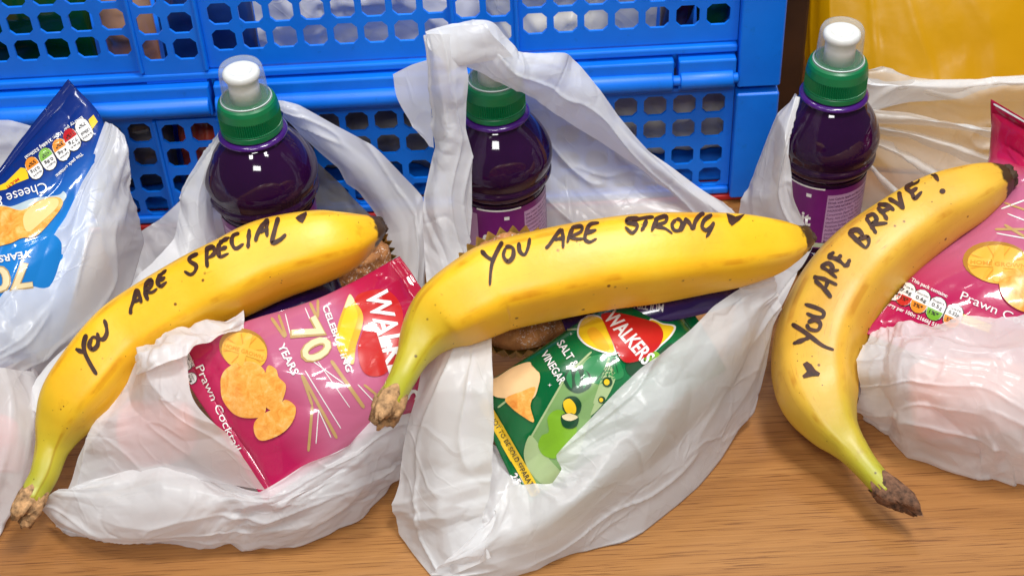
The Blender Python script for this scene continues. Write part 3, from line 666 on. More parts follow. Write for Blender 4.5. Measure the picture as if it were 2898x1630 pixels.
for c_, col, a_, b_, p_ in (((172, 848), ORG_, 'Salt', '0.31g', '5%*'), ((240, 803), GRN, 'Sugars', '0.8g', '<1%*'), ((308, 756), ORG_, 'Saturates', '0.6g', '3%*'), ((362, 706), RED, 'Fat', '7.7g', '11%*'), ((423, 657), W_, '542kJ', '130kcal', '7%*')):
    pill(P, r1(*c_), (-.80, .60), (.50, .87), 37, 56, col, a_, b_, p_, 143)
P.text('Energy per 100g: 2168kJ 520kcal', r1(412, 588), 144.5, 176, 8, W_, 'lettering', 3, .02)
P.text('This pack contains:', r1(410, 770), 139, 88, 8, W_, 'lettering', 3, .02)
P.text('Cheese & Onion', r1(228, 918), 163, 235, 26, W_, 'lettering', 3)
P.poly([r1(*p) for p in ((-60, 1040), (0, 1030), (60, 1040), (170, 1000), (290, 985), (320, 965), (330, 1000), (250, 1080), (120, 1100), (-60, 1090))], ink((.45, .55, .60)), 'crisp_picture', 2)
crispshape.k = 3
crispshape(P, [r1(*p) for p in ((-80, 1060), (20, 1040), (110, 1060), (200, 1010), (290, 995), (315, 1030), (260, 1110), (180, 1190), (110, 1200), (40, 1230), (-80, 1235))])
crispshape(P, [r1(*p) for p in ((120, 1090), (190, 1020), (280, 1000), (290, 1040), (220, 1110), (140, 1170))], ink((.88, .62, .24)))
P.text('YEARS', r1(150, 1262), 170, 80, 17, W_, 'lettering', 3, .025)
P.text('70', r1(150, 1325), 172, 110, 60, GOLD, 'lettering', 2, .05); P.text('70', r1(148, 1327), 172, 108, 58, CREAM, 'lettering', 3, .022)
P.done()

# --- purple bars
def bar(label, rows, seed):
    return packet(label, rows, PURPM, nu=40, nv=60, puff=.007, seed=seed, seal=(.07, .07), wr=.0018, name='wrapped_bar', cat='snack bar')
tP, VP_, FP = bar('purple wrapped chocolate bar lying above the green crisp packet', [zr([(1395, 760, .094), (1430, 850, .084)]), zr([(1640, 715, .098), (1670, 812, .089)]), zr([(1850, 690, .098), (1868, 760, .092)])], 5)
P = Print(VP_, FP, tP)
P.text('MULTIPACK BAR', (1670, 766), 187, 150, 19, ink((.60, .58, .62)), 'lettering', 2, .02)
P.done()
bar('dark purple wrapped chocolate bar half hidden below banana reading SPECIAL', [zr([(540, 830, .076), (570, 900, .070)]), zr([(700, 735, .082), (730, 815, .076)]), zr([(840, 670, .084), (870, 750, .078)])], 6)

# ------------------------------------------------------------------ muffins
def muffin(label, px, py, z, rad, seed, ax=(0, -.55, .83)):
    c = PZ(px, py, z); a = Vector(ax).normalized(); Q = a.to_track_quat('Z', 'Y').to_matrix(); Q = np.array(Q)
    base = c-np.array(a)*.035
    t = thing('muffin', label, 'muffin', tuple(base))
    n = 96; prof = []
    for k in range(40):
        s = k/39; th = s*math.pi/2; prof.append((rad*.97*math.cos(th)**.8+1e-5, .018*math.sin(th)))
    V = []
    for k, (r, z_) in enumerate(prof):
        for i in range(n):
            A_ = 2*math.pi*i/n; x, y = r*math.cos(A_), r*math.sin(A_)
            xx, yy = np.array([x]), np.array([y])
            d = float((sm(xx/.009+seed*9.1, yy/.009, seed)*.0036+tri(xx/.0052, yy/.0052+seed*3.3, seed+1)*.0024+tri(xx/.0026, yy/.0026, seed+2)*.0013)[0])
            V.append((x*(1+d*8), y*(1+d*8), z_+d*(1.0)))
    V = np.array(V) @ Q.T+c
    m = MC.get('muffin_crumb')
    if not m:
        m, nt = new_mat('muffin_crumb'); b = node(nt, 'ShaderNodeBsdfPrincipled', Roughness=0.7); v = coords(nt)
        r_ = ramp(nt, [(0.3, (.22, .075, .02)), (0.55, (.48, .20, .06)), (0.75, (.64, .32, .11))], noise(nt, v, 70, 5, 0.7))
        su = ramp(nt, [(0.585, (0, 0, 0)), (0.62, (1, 1, 1))], noise(nt, v, 750, 2, 0.7))
        pa = ramp(nt, [(0.46, (0, 0, 0)), (0.60, (1, 1, 1))], noise(nt, v, 60, 2))
        fm = nt.nodes.new('ShaderNodeMath'); fm.operation = 'MULTIPLY'; nt.links.new(su.outputs[0], fm.inputs[0]); nt.links.new(pa.outputs[0], fm.inputs[1])
        nt.links.new(mixc(nt, r_.outputs[0], (.78, .70, .62), fm.outputs[0]), b.inputs['Base Color'])
        nt.links.new(bump(nt, noise(nt, v, 350, 5, 0.75), 0.6, 0.002), b.inputs['Normal']); finish(nt, b.outputs[0]); MC['muffin_crumb'] = m
    mk('crumb', V, quads(40, n, 0, True), m, t)
    n = 320; rows = []
    for k in range(9):
        s = k/8; r0 = rad*(.72+.33*s); z_ = -.034+.037*s
        for i in range(n):
            A_ = 2*math.pi*i/n; f = math.asin(math.sin(A_*34))/1.57; r = r0+f*.0016*(.5+.7*s)
            rows.append((r*math.cos(A_), r*math.sin(A_), z_+(f*.0010+.0007*math.sin(A_*5+seed) if k == 8 else 0)))
    V = np.array(rows) @ Q.T+c
    mk('paper_case', V, quads(9, n, 0, True)+[tuple(range(n-1, -1, -1))], [plain('gold_case', (.62, .42, .11), .42, coat=.2, var=.45, scale=40, metal=.15)], t)
    return t
muffin('sugar dusted muffin in a gold case, partly under banana reading STRONG', 1302, 734, .084, .0360, 2, (0.03, -.42, .90))
muffin('brown muffin in a gold case near the dark tip of banana reading SPECIAL', 888, 655, .058, .0232, 5, (0.15, -.6, .80))

# ------------------------------------------------------------------ bananas
def banana(label, ctrl, words, hearts, sw, zoom, seed, twist, kind):
    """ctrl: (px, py, half width in px, height of the axis above the table), stem first"""
    C = np.array([PZ(c[0], c[1], c[3]) for c in ctrl]); Rr = np.array([c[2]*depth(p)/FPX for c, p in zip(ctrl, C)])
    n, m = 110, 60; A = cr(C, n); R = cr(Rr[:, None], n)[:, 0]
    # resample evenly
    s = np.concatenate([[0], np.cumsum(np.linalg.norm(np.diff(A, axis=0), axis=1))]); s /= s[-1]; q = np.linspace(0, 1, n)
    A = np.stack([np.interp(q, s, A[:, k]) for k in range(3)], 1); R = np.interp(q, s, R)
    T = np.gradient(A, axis=0); T /= np.linalg.norm(T, axis=1, keepdims=True)
    N0 = np.array([0, 0, 1.0]); V = []; al = []; ar = []; an = []
    for k in range(n):
        N0 = N0-T[k]*(N0 @ T[k]); N0 /= np.linalg.norm(N0); B = np.cross(T[k], N0)
        flat = .35 if q[k] < .12 else 1.0
        for i in range(m):
            a = 2*math.pi*i/m; w = math.cos(5*(a+twist))
            ridge = (abs(math.cos(2.5*(a+twist))))**3
            r = R[k]*(1+.085*flat*(ridge-.5)+.006*math.sin(3*a+k*.07+seed))
            V.append(A[k]+r*(math.cos(a)*N0+math.sin(a)*B)); al.append(q[k]); ar.append(ridge); an.append(abs(i/m-.5)*2)
    F = quads(n, m, 0, True)+[tuple(range(m-1, -1, -1)), tuple(range((n-1)*m, n*m))]
    V = np.array(V); z0 = V[:, 2].min()
    t = thing('banana', label, 'banana', (A[n//2][0], A[n//2][1], max(0, z0)))
    o = mk('peel', V, F, PEEL2 if kind == 'long' else PEEL, t); attr(o, 'along', al); attr(o, 'around', ar); attr(o, 'angle', an)
    # torn stem end
    d = -T[0]; N0 = np.array([0, 0, 1.0]); N0 -= d*(N0 @ d); N0 /= np.linalg.norm(N0); B = np.cross(d, N0)
    rnd = random.Random(seed); SV = []; ns = 40; rings = ((-.006, 1.03), (-.002, 1.10), (.003, 1.14), (.008, .98), (.0105, .62), (.0085, .2))
    ln = 1.25 if kind == 'long' else 1.0
    for k, (h, sc) in enumerate(rings):
        for i in range(ns):
            a = 2*math.pi*i/ns; j = 1+.10*math.sin(3*a+seed)+.16*(rnd.random()-.5)*(k > 0)+(.1 if kind != 'long' else .04)*math.sin(7*a)*(k > 1)
            hh = h*ln+(.004*(rnd.random()-.5)+(.003 if kind != 'long' else .005)*math.sin((2 if kind != 'long' else 1)*a+seed)*ln)*(k > 1)+(.0022*math.sin(5*a) if k == 0 else 0)
            SV.append(A[0]+d*hh+R[0]*sc*j*(math.cos(a)*N0+math.sin(a)*B))
    sm_ = plain('stem_end_'+kind, (.42, .24, .11) if kind != 'long' else (.16, .075, .04), rough=.8, var=.7, scale=260, bmp=.8, bscale=900)
    mk('stem_end', SV, quads(6, ns, 0, True)+[tuple(range(5*ns, 6*ns))], sm_, t)
    # blossom tip
    d = T[-1]; N0 = np.array([0, 0, 1.0]); N0 -= d*(N0 @ d); N0 /= np.linalg.norm(N0); B = np.cross(d, N0); SV = []
    for k, (h, sc) in enumerate(((-.0035, 1.04), (-.001, 1.08), (.0015, .95), (.003, .7), (.0018, .35))):
        for i in range(ns):
            a = 2*math.pi*i/ns; j = 1+.10*math.sin(5*a+seed)+.08*(rnd.random()-.5)*(k > 0)
            SV.append(A[-1]+d*(h+.0012*(rnd.random()-.5)-(.002*abs(math.sin(2.5*a)) if k == 0 else 0))+R[-1]*sc*j*(math.cos(a)*N0+math.sin(a)*B))
    mk('blossom_tip', SV, quads(5, ns, 0, True)+[tuple(range(4*ns, 5*ns))], plain('tip_dark', (.055, .028, .014), rough=.8, var=.6, scale=400, bmp=.7, bscale=900), t)
    P = Print(V, F, t); ox, oy, sc = zoom; zz = lambda p: (ox+p[0]*sc, oy+p[1]*sc)
    for k, st in enumerate(words): P.line([zz(p) for p in st], sw, INKPEN, 'handwriting', 1+k % 3, taper=.25, rough=.22, seed=k+seed, L=8)
    for h in hearts: P.poly([zz(p) for p in h], INKPEN, 'handwriting', 2, False, L=8)
    P.done(); return t, V, F
banana('ripe banana reading YOU ARE SPECIAL with a small heart',
    [(74, 1262, 32, .030), (92, 1228, 34, .032), (112, 1190, 36, .036), (130, 1128, 43, .042), (152, 1068, 66, .050), (186, 1005, 88, .060), (235, 945, 98, .068), (293, 876, 101, .077), (352, 824, 101, .084), (493, 739, 102, .098), (585, 694, 104, .106), (677, 650, 105, .111), (791, 619, 95, .114), (860, 605, 79, .114), (912, 588, 53, .113), (940, 577, 36, .112), (950, 573, 27, .111)],
    [[(95, 1190), (135, 1210), (172, 1226)], [(182, 1075), (162, 1150), (170, 1222), (212, 1310), (262, 1395)], [(222, 1105), (205, 1165), (232, 1195), (268, 1165), (272, 1115), (240, 1098), (216, 1112)], [(265, 1062), (282, 1108), (318, 1112), (342, 1065), (336, 1005), (320, 958)],
     [(580, 718), (558, 800), (533, 870), (530, 920)], [(582, 720), (602, 775), (616, 832)], [(550, 822), (612, 800)], [(652, 682), (645, 745), (668, 812)], [(640, 694), (690, 652), (692, 695), (655, 738), (700, 745), (742, 715)],
     [(742, 625), (780, 598), (814, 568)], [(748, 622), (745, 672), (768, 698), (816, 662)], [(752, 655), (806, 626)],
     [(1062, 440), (1000, 472), (998, 502), (1046, 535), (1036, 582), (1000, 606), (952, 578)], [(1133, 405), (1130, 480), (1136, 552)], [(1118, 412), (1178, 392), (1192, 438), (1140, 478)],
     [(1230, 355), (1222, 415), (1236, 466), (1304, 438)], [(1228, 362), (1270, 335), (1312, 314)], [(1232, 412), (1292, 388)], [(1388, 280), (1338, 302), (1328, 358), (1360, 402), (1422, 362)], [(1466, 248), (1460, 330), (1455, 402)],
     [(1618, 172), (1570, 222), (1530, 290), (1514, 348)], [(1610, 178), (1602, 240), (1606, 312)], [(1545, 275), (1606, 250)], [(1696, 158), (1668, 250), (1648, 352), (1708, 332), (1755, 288)]],
    [[(1828, 162), (1848, 145), (1868, 156), (1890, 125), (1916, 112), (1921, 132), (1906, 170), (1885, 202), (1852, 188)]], 11.0, (160, 497.8, .3189), 1, .5, 'round')
banana('yellow banana reading YOU ARE STRONG with a heart, lying across a carrier bag',
    [(978, 1016, 36, .100), (994, 985, 34, .101), (1012, 950, 35, .102), (1038, 898, 42, .105), (1066, 846, 64, .109), (1100, 806, 86, .113), (1142, 776, 100, .117), (1210, 738, 111, .122), (1257, 716, 114, .124), (1384, 686, 116, .127), (1513, 661, 116, .128), (1640, 645, 115, .127), (1762, 633, 104, .125), (1855, 626, 93, .122), (1940, 619, 72, .118), (1990, 610, 50, .115), (2016, 602, 36, .114), (2024, 599, 30, .113)],
    [[(158, 384), (200, 430), (245, 456)], [(316, 322), (282, 380), (246, 456), (230, 530), (222, 642)], [(336, 368), (322, 425), (355, 466), (392, 430), (392, 372), (358, 358), (336, 368)], [(434, 325), (440, 390), (476, 416), (502, 360), (514, 294)],
     [(745, 228), (702, 280), (655, 345), (628, 372)], [(746, 230), (756, 290), (756, 370)], [(690, 308), (762, 294)], [(828, 222), (802, 280), (786, 332)], [(815, 222), (888, 212), (886, 250), (815, 286), (852, 302), (908, 300)],
     [(1020, 184), (955, 196), (930, 240), (915, 300), (950, 324), (1002, 298)], [(922, 262), (1000, 235)],
     [(1312, 154), (1232, 158), (1224, 184), (1288, 196), (1292, 228), (1256, 258), (1208, 214)], [(1262, 170), (1340, 150), (1420, 142)], [(1366, 162), (1346, 210), (1324, 246)], [(1442, 158), (1420, 200), (1400, 248)], [(1418, 162), (1502, 138), (1502, 178), (1430, 206), (1500, 226), (1554, 264)],
     [(1582, 158), (1550, 195), (1566, 238), (1606, 236), (1622, 190), (1602, 160), (1580, 160)], [(1652, 148), (1640, 190), (1612, 248)], [(1650, 150), (1682, 195), (1702, 238)], [(1702, 236), (1722, 170), (1760, 126), (1788, 120)],
     [(1842, 128), (1786, 164), (1768, 214), (1800, 238), (1842, 202), (1854, 178)], [(1852, 180), (1836, 230), (1798, 292)]],
    [[(1946, 116), (1985, 128), (2012, 140), (2082, 121), (2042, 166), (1985, 207), (1962, 182)]], 10.5, (1155.6, 497.8, .345), 2, .35, 'round')
banana('speckled banana reading YOU ARE BRAVE, its torn stem resting on the table',
    [(2238, 1238, 32, .022), (2215, 1215, 31, .023), (2172, 1165, 34, .026), (2132, 1115, 46, .029), (2093, 1066, 70, .032), (2062, 1000, 98, .036), (2050, 920, 109, .041), (2068, 828, 113, .049), (2116, 733, 113, .060), (2180, 655, 108, .072), (2262, 587, 99, .082), (2350, 528, 90, .089), (2432, 490, 76, .094), (2492, 462, 56, .097), (2527, 447, 37, .099), (2540, 441, 28, .1)],
    [[(138, 1034), (230, 1094), (330, 1170), (408, 1202)], [(146, 1162), (200, 1142), (258, 1118)], [(240, 1026), (290, 1008), (322, 1038), (302, 1076), (252, 1068), (232, 1036)], [(220, 908), (300, 934), (342, 960), (332, 992), (280, 988), (230, 966)],
     [(276, 735), (345, 748), (430, 786)], [(285, 755), (345, 810), (392, 868)], [(372, 752), (352, 812)], [(322, 664), (375, 698), (428, 742)], [(324, 664), (376, 648), (402, 682), (378, 700), (442, 690)], [(366, 606), (430, 622), (488, 672)], [(370, 606), (412, 574)], [(428, 625), (458, 592)], [(486, 672), (512, 618)],
     [(502, 445), (555, 500), (612, 552)], [(505, 446), (560, 434), (592, 470), (572, 492), (622, 480), (632, 520), (610, 552)], [(612, 354), (650, 410), (680, 458)], [(615, 352), (660, 334), (682, 370), (655, 396), (752, 390)],
     [(686, 290), (722, 325), (752, 372)], [(688, 272), (750, 276), (795, 310)], [(722, 316), (772, 290)], [(758, 234), (815, 265), (858, 302)], [(826, 188), (834, 240), (856, 302)], [(862, 164), (905, 195), (926, 232), (972, 188)], [(864, 166), (958, 114)], [(898, 196), (944, 162)],
     [(1030, 74), (1055, 86), (1078, 122)]],
    [[(208, 1292), (235, 1275), (265, 1295), (290, 1330), (320, 1350), (312, 1368), (270, 1370), (215, 1383), (205, 1366), (235, 1340)], [(1103+20*math.cos(a), 186+17*math.sin(a)) for a in np.linspace(0, 6.28, 11)[:-1]]], 11.5, (1937.8, 408.9, .3925), 3, .9, 'long')

# ------------------------------------------------------------------ carrier bags
def sheet(name, parent, rows, nu=70, nv=30, amp=.0016, lam=.034, fold=(0, .01, .12, 0), seed=1, tuck=None, hard=0.6, mat=None):
    """a piece of thin film through rows of points, creased; fold = (height, width, length, angle from the row direction)"""
    rows = [np.array(r) for r in rows]; nu = int(nu*1.35); nv = int(nv*1.35)
    G = grid(rows, nu, nv, hard); N = normals(G); U, Vv = arc(G)
    wx = sm(U/.05+seed, Vv/.05, seed)*.012; wy = sm(U/.05, Vv/.05+seed*2.3, seed+9)*.012
    X, Y = U+wx, Vv+wy
    mk_ = np.clip(.45+1.1*sm(X/.055+seed*3, Y/.055, seed+40), .12, 1)
    d = amp*(2.2*tri(X/lam/1.5+seed*1.7, Y/lam/1.5, seed)+mk_*(1.25*tri(X/lam*1.9, Y/lam*1.9+seed, seed+1)+.50*tri(X/lam*4.3+seed, Y/lam*4.3, seed+2)))
    # hard thin creases where a slow field changes sign
    for k, (cw, ch) in enumerate(((.05, .0011), (.035, .0007))):
        t_ = sm(X/(.045/(k+1))+seed*5.1, Y/(.045/(k+1))+k*7, seed+20+k); msk = np.clip(sm(X/.03, Y/.03+seed, seed+30+k)*2, 0, 1)
        d = d+ch*np.exp(-np.abs(t_)/cw)*msk*(1 if k == 0 else -1)
    if fold[0]:
        a = math.radians(fold[3]); p = X*math.cos(a)+Y*math.sin(a); q = -X*math.sin(a)+Y*math.cos(a)
        f1 = tri(p/fold[2]+seed, q/fold[1]/1.7, seed+3); f2 = sm(p/fold[2]*1.3, q/fold[1]/1.2+seed, seed+4)
        d = d+fold[0]*(.8*f1+.55*np.exp(-np.abs(f2)/.10))
    G = G+N*d[..., None]
    if tuck is not None:
        k = np.linspace(0, 1, 8)[1:, None, None]; last = G[-1][None]; t = np.array(tuck)
        ex = last+t*k; G = np.concatenate([G, ex]); 
    G[..., 2] = np.maximum(G[..., 2], .0012)
    nv2 = G.shape[0]
    o = mk(name, G.reshape(-1, 3), quads(nv2, nu), mat or FILM, parent); return o
def bag(label, loc): return thing('carrier_bag', label, 'carrier bag', loc)

# bag holding the SPECIAL banana
gB = bag('white carrier bag with a pink crisp packet, under banana reading SPECIAL', (-.15, .65, 0))
sheet('front_panel', gB, [zr([(185, 1222, .034), (300, 1188, .040), (420, 1168, .046), (540, 1195, .046), (650, 1236, .045), (760, 1172, .052), (875, 1122, .060), (950, 1045, .066), (1000, 975, .071), (1060, 900, .076)]),
    zr([(130, 1240, .030), (270, 1262, .036), (420, 1255, .042), (560, 1262, .042), (690, 1272, .042), (800, 1235, .044), (920, 1165, .050), (1000, 1085, .054), (1040, 1020, .060), (1075, 960, .066)]),
    zr([(106, 1285, .012), (230, 1330, .020), (380, 1335, .022), (520, 1345, .022), (650, 1345, .022), (790, 1315, .022), (920, 1240, .024), (1005, 1150, .030), (1050, 1080, .036), (1080, 1020, .042)]),
    zr([(150, 1350, .002), (220, 1368, .002), (310, 1381, .002), (490, 1391, .002), (620, 1390, .002), (742, 1385, .002), (900, 1310, .002), (1000, 1195, .002), (1040, 1130, .006), (1075, 1080, .012)])],
    nu=230, nv=75, amp=.0021, lam=.026, fold=(.0026, .010, .10, 6), seed=4, tuck=(0, .05, -.001), mat=THIN)
sheet('front_flap', gB, [zr([(342, 912, .084), (400, 896, .091), (466, 880, .0915)]), zr([(288, 1000, .068), (395, 985, .083), (488, 1003, .0865)]), zr([(214, 1110, .049), (400, 1090, .069), (582, 1105, .0745)]), zr([(180, 1235, .026), (420, 1205, .042), (672, 1228, .0505)])],
    nu=90, nv=95, amp=.0020, lam=.028, fold=(.0012, .012, .09, 55), seed=9, mat=THIN)
sheet('side_gusset', gB, [zr([(352, 905, .078), (300, 985, .066), (232, 1075, .050), (196, 1150, .036), (170, 1230, .022), (110, 1275, .010)]), zr([(330, 960, .074), (275, 1050, .055), (220, 1130, .044), (205, 1180, .034), (190, 1240, .024), (140, 1310, .004)])], nu=60, nv=14, amp=.001, seed=5)
sheet('rim_fold', gB, [zr([(340, 908, .086), (368, 868, .094), (405, 838, .098), (470, 812, .099), (545, 806, .098), (614, 788, .097)]), zr([(345, 920, .088), (385, 890, .098), (440, 860, .102), (500, 835, .102), (560, 828, .100), (615, 802, .0975)]),
    zr([(350, 940, .084), (400, 925, .094), (455, 905, .0985), (490, 875, .1005), (548, 845, .0995), (616, 815, .097)])], nu=80, nv=30, amp=.0022, lam=.022, seed=6)
sheet('left_handle', gB, [yr([(552, 330, .757), (500, 398, .752), (463, 468, .745), (455, 520, .74), (438, 600, .73), (395, 662, .715), (325, 735, .695), (200, 838, .66), (92, 950, .625), (70, 1020, .605)]),
    yr([(560, 338, .752), (522, 420, .742), (500, 500, .735), (490, 600, .725), (470, 680, .71), (420, 740, .69), (340, 800, .67), (240, 890, .64), (150, 990, .61), (120, 1060, .595)]),
    yr([(566, 345, .755), (536, 450, .745), (548, 545, .74), (560, 640, .73), (540, 720, .72), (480, 780, .70), (400, 830, .68), (300, 920, .65), (200, 1020, .62), (160, 1080, .61)])], nu=110, nv=30, amp=.0014, fold=(.003, .008, .16, 0), seed=7)
sheet('back_panel', gB, [yr([(470, 490, .795), (402, 552, .79), (350, 586, .785), (316, 660, .77), (300, 770, .75), (200, 850, .72)]), yr([(520, 520, .79), (480, 600, .785), (420, 680, .775), (390, 740, .76), (350, 820, .74), (260, 900, .71)]), yr([(600, 560, .79), (560, 640, .79), (520, 720, .78), (480, 780, .76), (420, 850, .74), (320, 920, .71)])], nu=60, nv=24, amp=.0015, fold=(.003, .02, .1, 10), seed=8)
sheet('right_handle', gB, [yr([(700, 252, .785), (752, 264, .782), (840, 312, .778), (935, 362, .772), (1005, 430, .765), (1064, 500, .755), (1076, 600, .735), (1070, 700, .712), (1066, 800, .690), (1040, 900, .668)]),
    yr([(705, 275, .78), (770, 315, .777), (855, 390, .772), (925, 450, .765), (975, 510, .757), (1025, 575, .742), (1040, 650, .722), (1035, 730, .700), (1030, 810, .680), (1010, 900, .660)]),
    yr([(715, 300, .785), (789, 372, .783), (850, 440, .78), (895, 485, .775), (945, 545, .765), (972, 590, .75), (984, 660, .73), (988, 735, .704), (996, 810, .680), (985, 900, .655)])], nu=120, nv=28, amp=.0014, fold=(.0028, .011, .14, 3), seed=11)
sheet('rear_panel', gB, [yr([(700, 330, .81), (790, 400, .81), (880, 490, .805), (960, 570, .80)]), yr([(640, 560, .80), (740, 580, .80), (860, 600, .795), (960, 640, .79)])], nu=40, nv=20, amp=.002, seed=12, mat=film_mat('carrier_film_shade_tint', (.16, .16, .17), .10, .2))  # white film tinted dark: the shade behind the bottle is put into its colour

# bag holding the STRONG banana
gC = bag('white carrier bag with looped handle, under banana reading STRONG', (.03, .64, 0))
sheet('left_handle', gC, [yr([(1070, 88, .735), (1073, 180, .73), (1078, 290, .728), (1090, 372, .725), (1070, 500, .715), (1064, 600, .705), (1070, 700, .69), (1080, 800, .668)]),
    yr([(1110, 80, .728), (1118, 190, .722), (1122, 300, .72), (1130, 385, .718), (1120, 500, .708), (1118, 600, .698), (1130, 700, .685), (1150, 800, .664)]),
    yr([(1160, 90, .73), (1172, 190, .727), (1170, 320, .723), (1186, 392, .722), (1178, 520, .716), (1172, 620, .705), (1195, 705, .69), (1220, 800, .667)])], nu=150, nv=40, amp=.0012, lam=.03, fold=(.0040, .009, .13, 5), seed=14)
sheet('handle_tail', gC, [yr([(1085, 150, .748), (1035, 165, .75), (988, 188, .752)]), yr([(1085, 240, .745), (1045, 240, .747), (1000, 245, .75)]), yr([(1090, 310, .742), (1060, 312, .744), (1036, 305, .746)]), yr([(1092, 372, .738), (1080, 366, .739), (1070, 356, .74)])], nu=30, nv=40, amp=.0014, fold=(.002, .012, .08, 70), seed=15)
sheet('right_handle', gC, [yr([(1070, 82, .742), (1145, 64, .742), (1224, 60, .742), (1292, 137, .744), (1418, 132, .748), (1462, 166, .75), (1560, 292, .752), (1640, 378, .752), (1742, 458, .75), (1842, 530, .745), (1900, 600, .735)]),
    yr([(1085, 110, .732), (1140, 112, .732), (1215, 118, .732), (1290, 175, .735), (1400, 200, .742), (1458, 240, .744), (1540, 322, .746), (1628, 395, .746), (1725, 475, .744), (1810, 545, .74), (1870, 615, .73)]),
    yr([(1106, 142, .735), (1140, 160, .735), (1205, 182, .736), (1290, 216, .74), (1380, 266, .746), (1452, 312, .75), (1512, 346, .752), (1606, 408, .752), (1695, 482, .75), (1770, 555, .746), (1830, 625, .735)])], nu=180, nv=44, amp=.0014, fold=(.0036, .010, .13, 7), seed=16)
sheet('knot_fold', gC, [yr([(1075, 82, .73), (1150, 66, .728), (1222, 62, .73)]), yr([(1078, 120, .725), (1150, 110, .724), (1235, 84, .727)]), yr([(1110, 150, .722), (1150, 150, .722), (1262, 112, .728)]), yr([(1125, 190, .722), (1155, 165, .724), (1290, 140, .731)])], nu=50, nv=30, amp=.0015, seed=17)
sheet('back_panel', gC, [yr([(1285, 195, .79), (1400, 262, .79), (1512, 335, .79), (1650, 420, .785), (1838, 522, .775)]), yr([(1300, 330, .80), (1400, 380, .80), (1500, 440, .795), (1640, 500, .785), (1800, 560, .77)]), yr([(1330, 470, .79), (1420, 500, .785), (1500, 535, .78), (1610, 560, .77), (1750, 600, .76)]), yr([(1345, 620, .77), (1430, 620, .765), (1520, 620, .76), (1620, 630, .755), (1740, 650, .745)])],
      nu=90, nv=60, amp=.0016, fold=(.006, .020, .22, 22), seed=18, mat=THIN)
sheet('left_panel', gC, [zr([(1090, 830, .094), (1052, 985, .072), (1012, 1130, .046), (988, 1270, .018), (1003, 1345, .003), (1085, 1455, .002)]), zr([(1150, 830, .100), (1130, 985, .086), (1105, 1130, .064), (1090, 1270, .038), (1100, 1345, .022), (1150, 1440, .012)]),
    zr([(1236, 830, .102), (1243, 985, .0925), (1238, 1130, .072), (1222, 1262, .048), (1207, 1316, .036), (1240, 1400, .026)])], nu=100, nv=50, amp=.0015, fold=(.003, .013, .14, -5), seed=19)
sheet('front_panel', gC, [zr([(1203, 1314, .036), (1242, 1282, .042), (1272, 1222, .048), (1338, 1218, .052), (1386, 1213, .055), (1410, 1180, .060), (1400, 1143, .065), (1480, 1060, .078), (1555, 980, .089), (1650, 900, .0985), (1740, 830, .1025), (1795, 770, .1045), (1862, 722, .103), (1955, 694, .100)]),
    zr([(1130, 1400, .022), (1200, 1372, .032), (1290, 1330, .040), (1372, 1300, .046), (1440, 1265, .051), (1510, 1205, .058), (1570, 1140, .065), (1640, 1070, .074), (1700, 1010, .080), (1760, 950, .085), (1815, 890, .088), (1855, 835, .090), (1900, 780, .091), (1958, 738, .091)]),
    zr([(1095, 1435, .009), (1165, 1430, .016), (1275, 1405, .020), (1385, 1375, .022), (1465, 1335, .024), (1540, 1285, .028), (1605, 1235, .032), (1670, 1175, .038), (1735, 1115, .042), (1795, 1050, .048), (1850, 975, .052), (1890, 900, .062), (1930, 830, .074), (1960, 770, .083)]),
    zr([(1078, 1449, .001), (1135, 1490, .001), (1255, 1480, .001), (1400, 1425, .001), (1482, 1397, .001), (1560, 1361, .001), (1630, 1321, .001), (1700, 1274, .001), (1762, 1226, .001), (1818, 1158, .003), (1868, 1082, .008), (1906, 1040, .012), (1938, 920, .042), (1956, 800, .072)])],
    nu=220, nv=70, amp=.0016, fold=(.0030, .014, .13, 3), seed=20, tuck=(-.01, .05, -.001), mat=THIN)
sheet('inner_panel', gC, [zr([(1180, 1130, .040), (1240, 1120, .040), (1310, 1160, .034)]), zr([(1160, 1260, .026), (1240, 1250, .027), (1330, 1260, .026)]), zr([(1130, 1380, .010), (1240, 1380, .012), (1340, 1360, .014)])], nu=40, nv=40, amp=.002, lam=.02, seed=21)

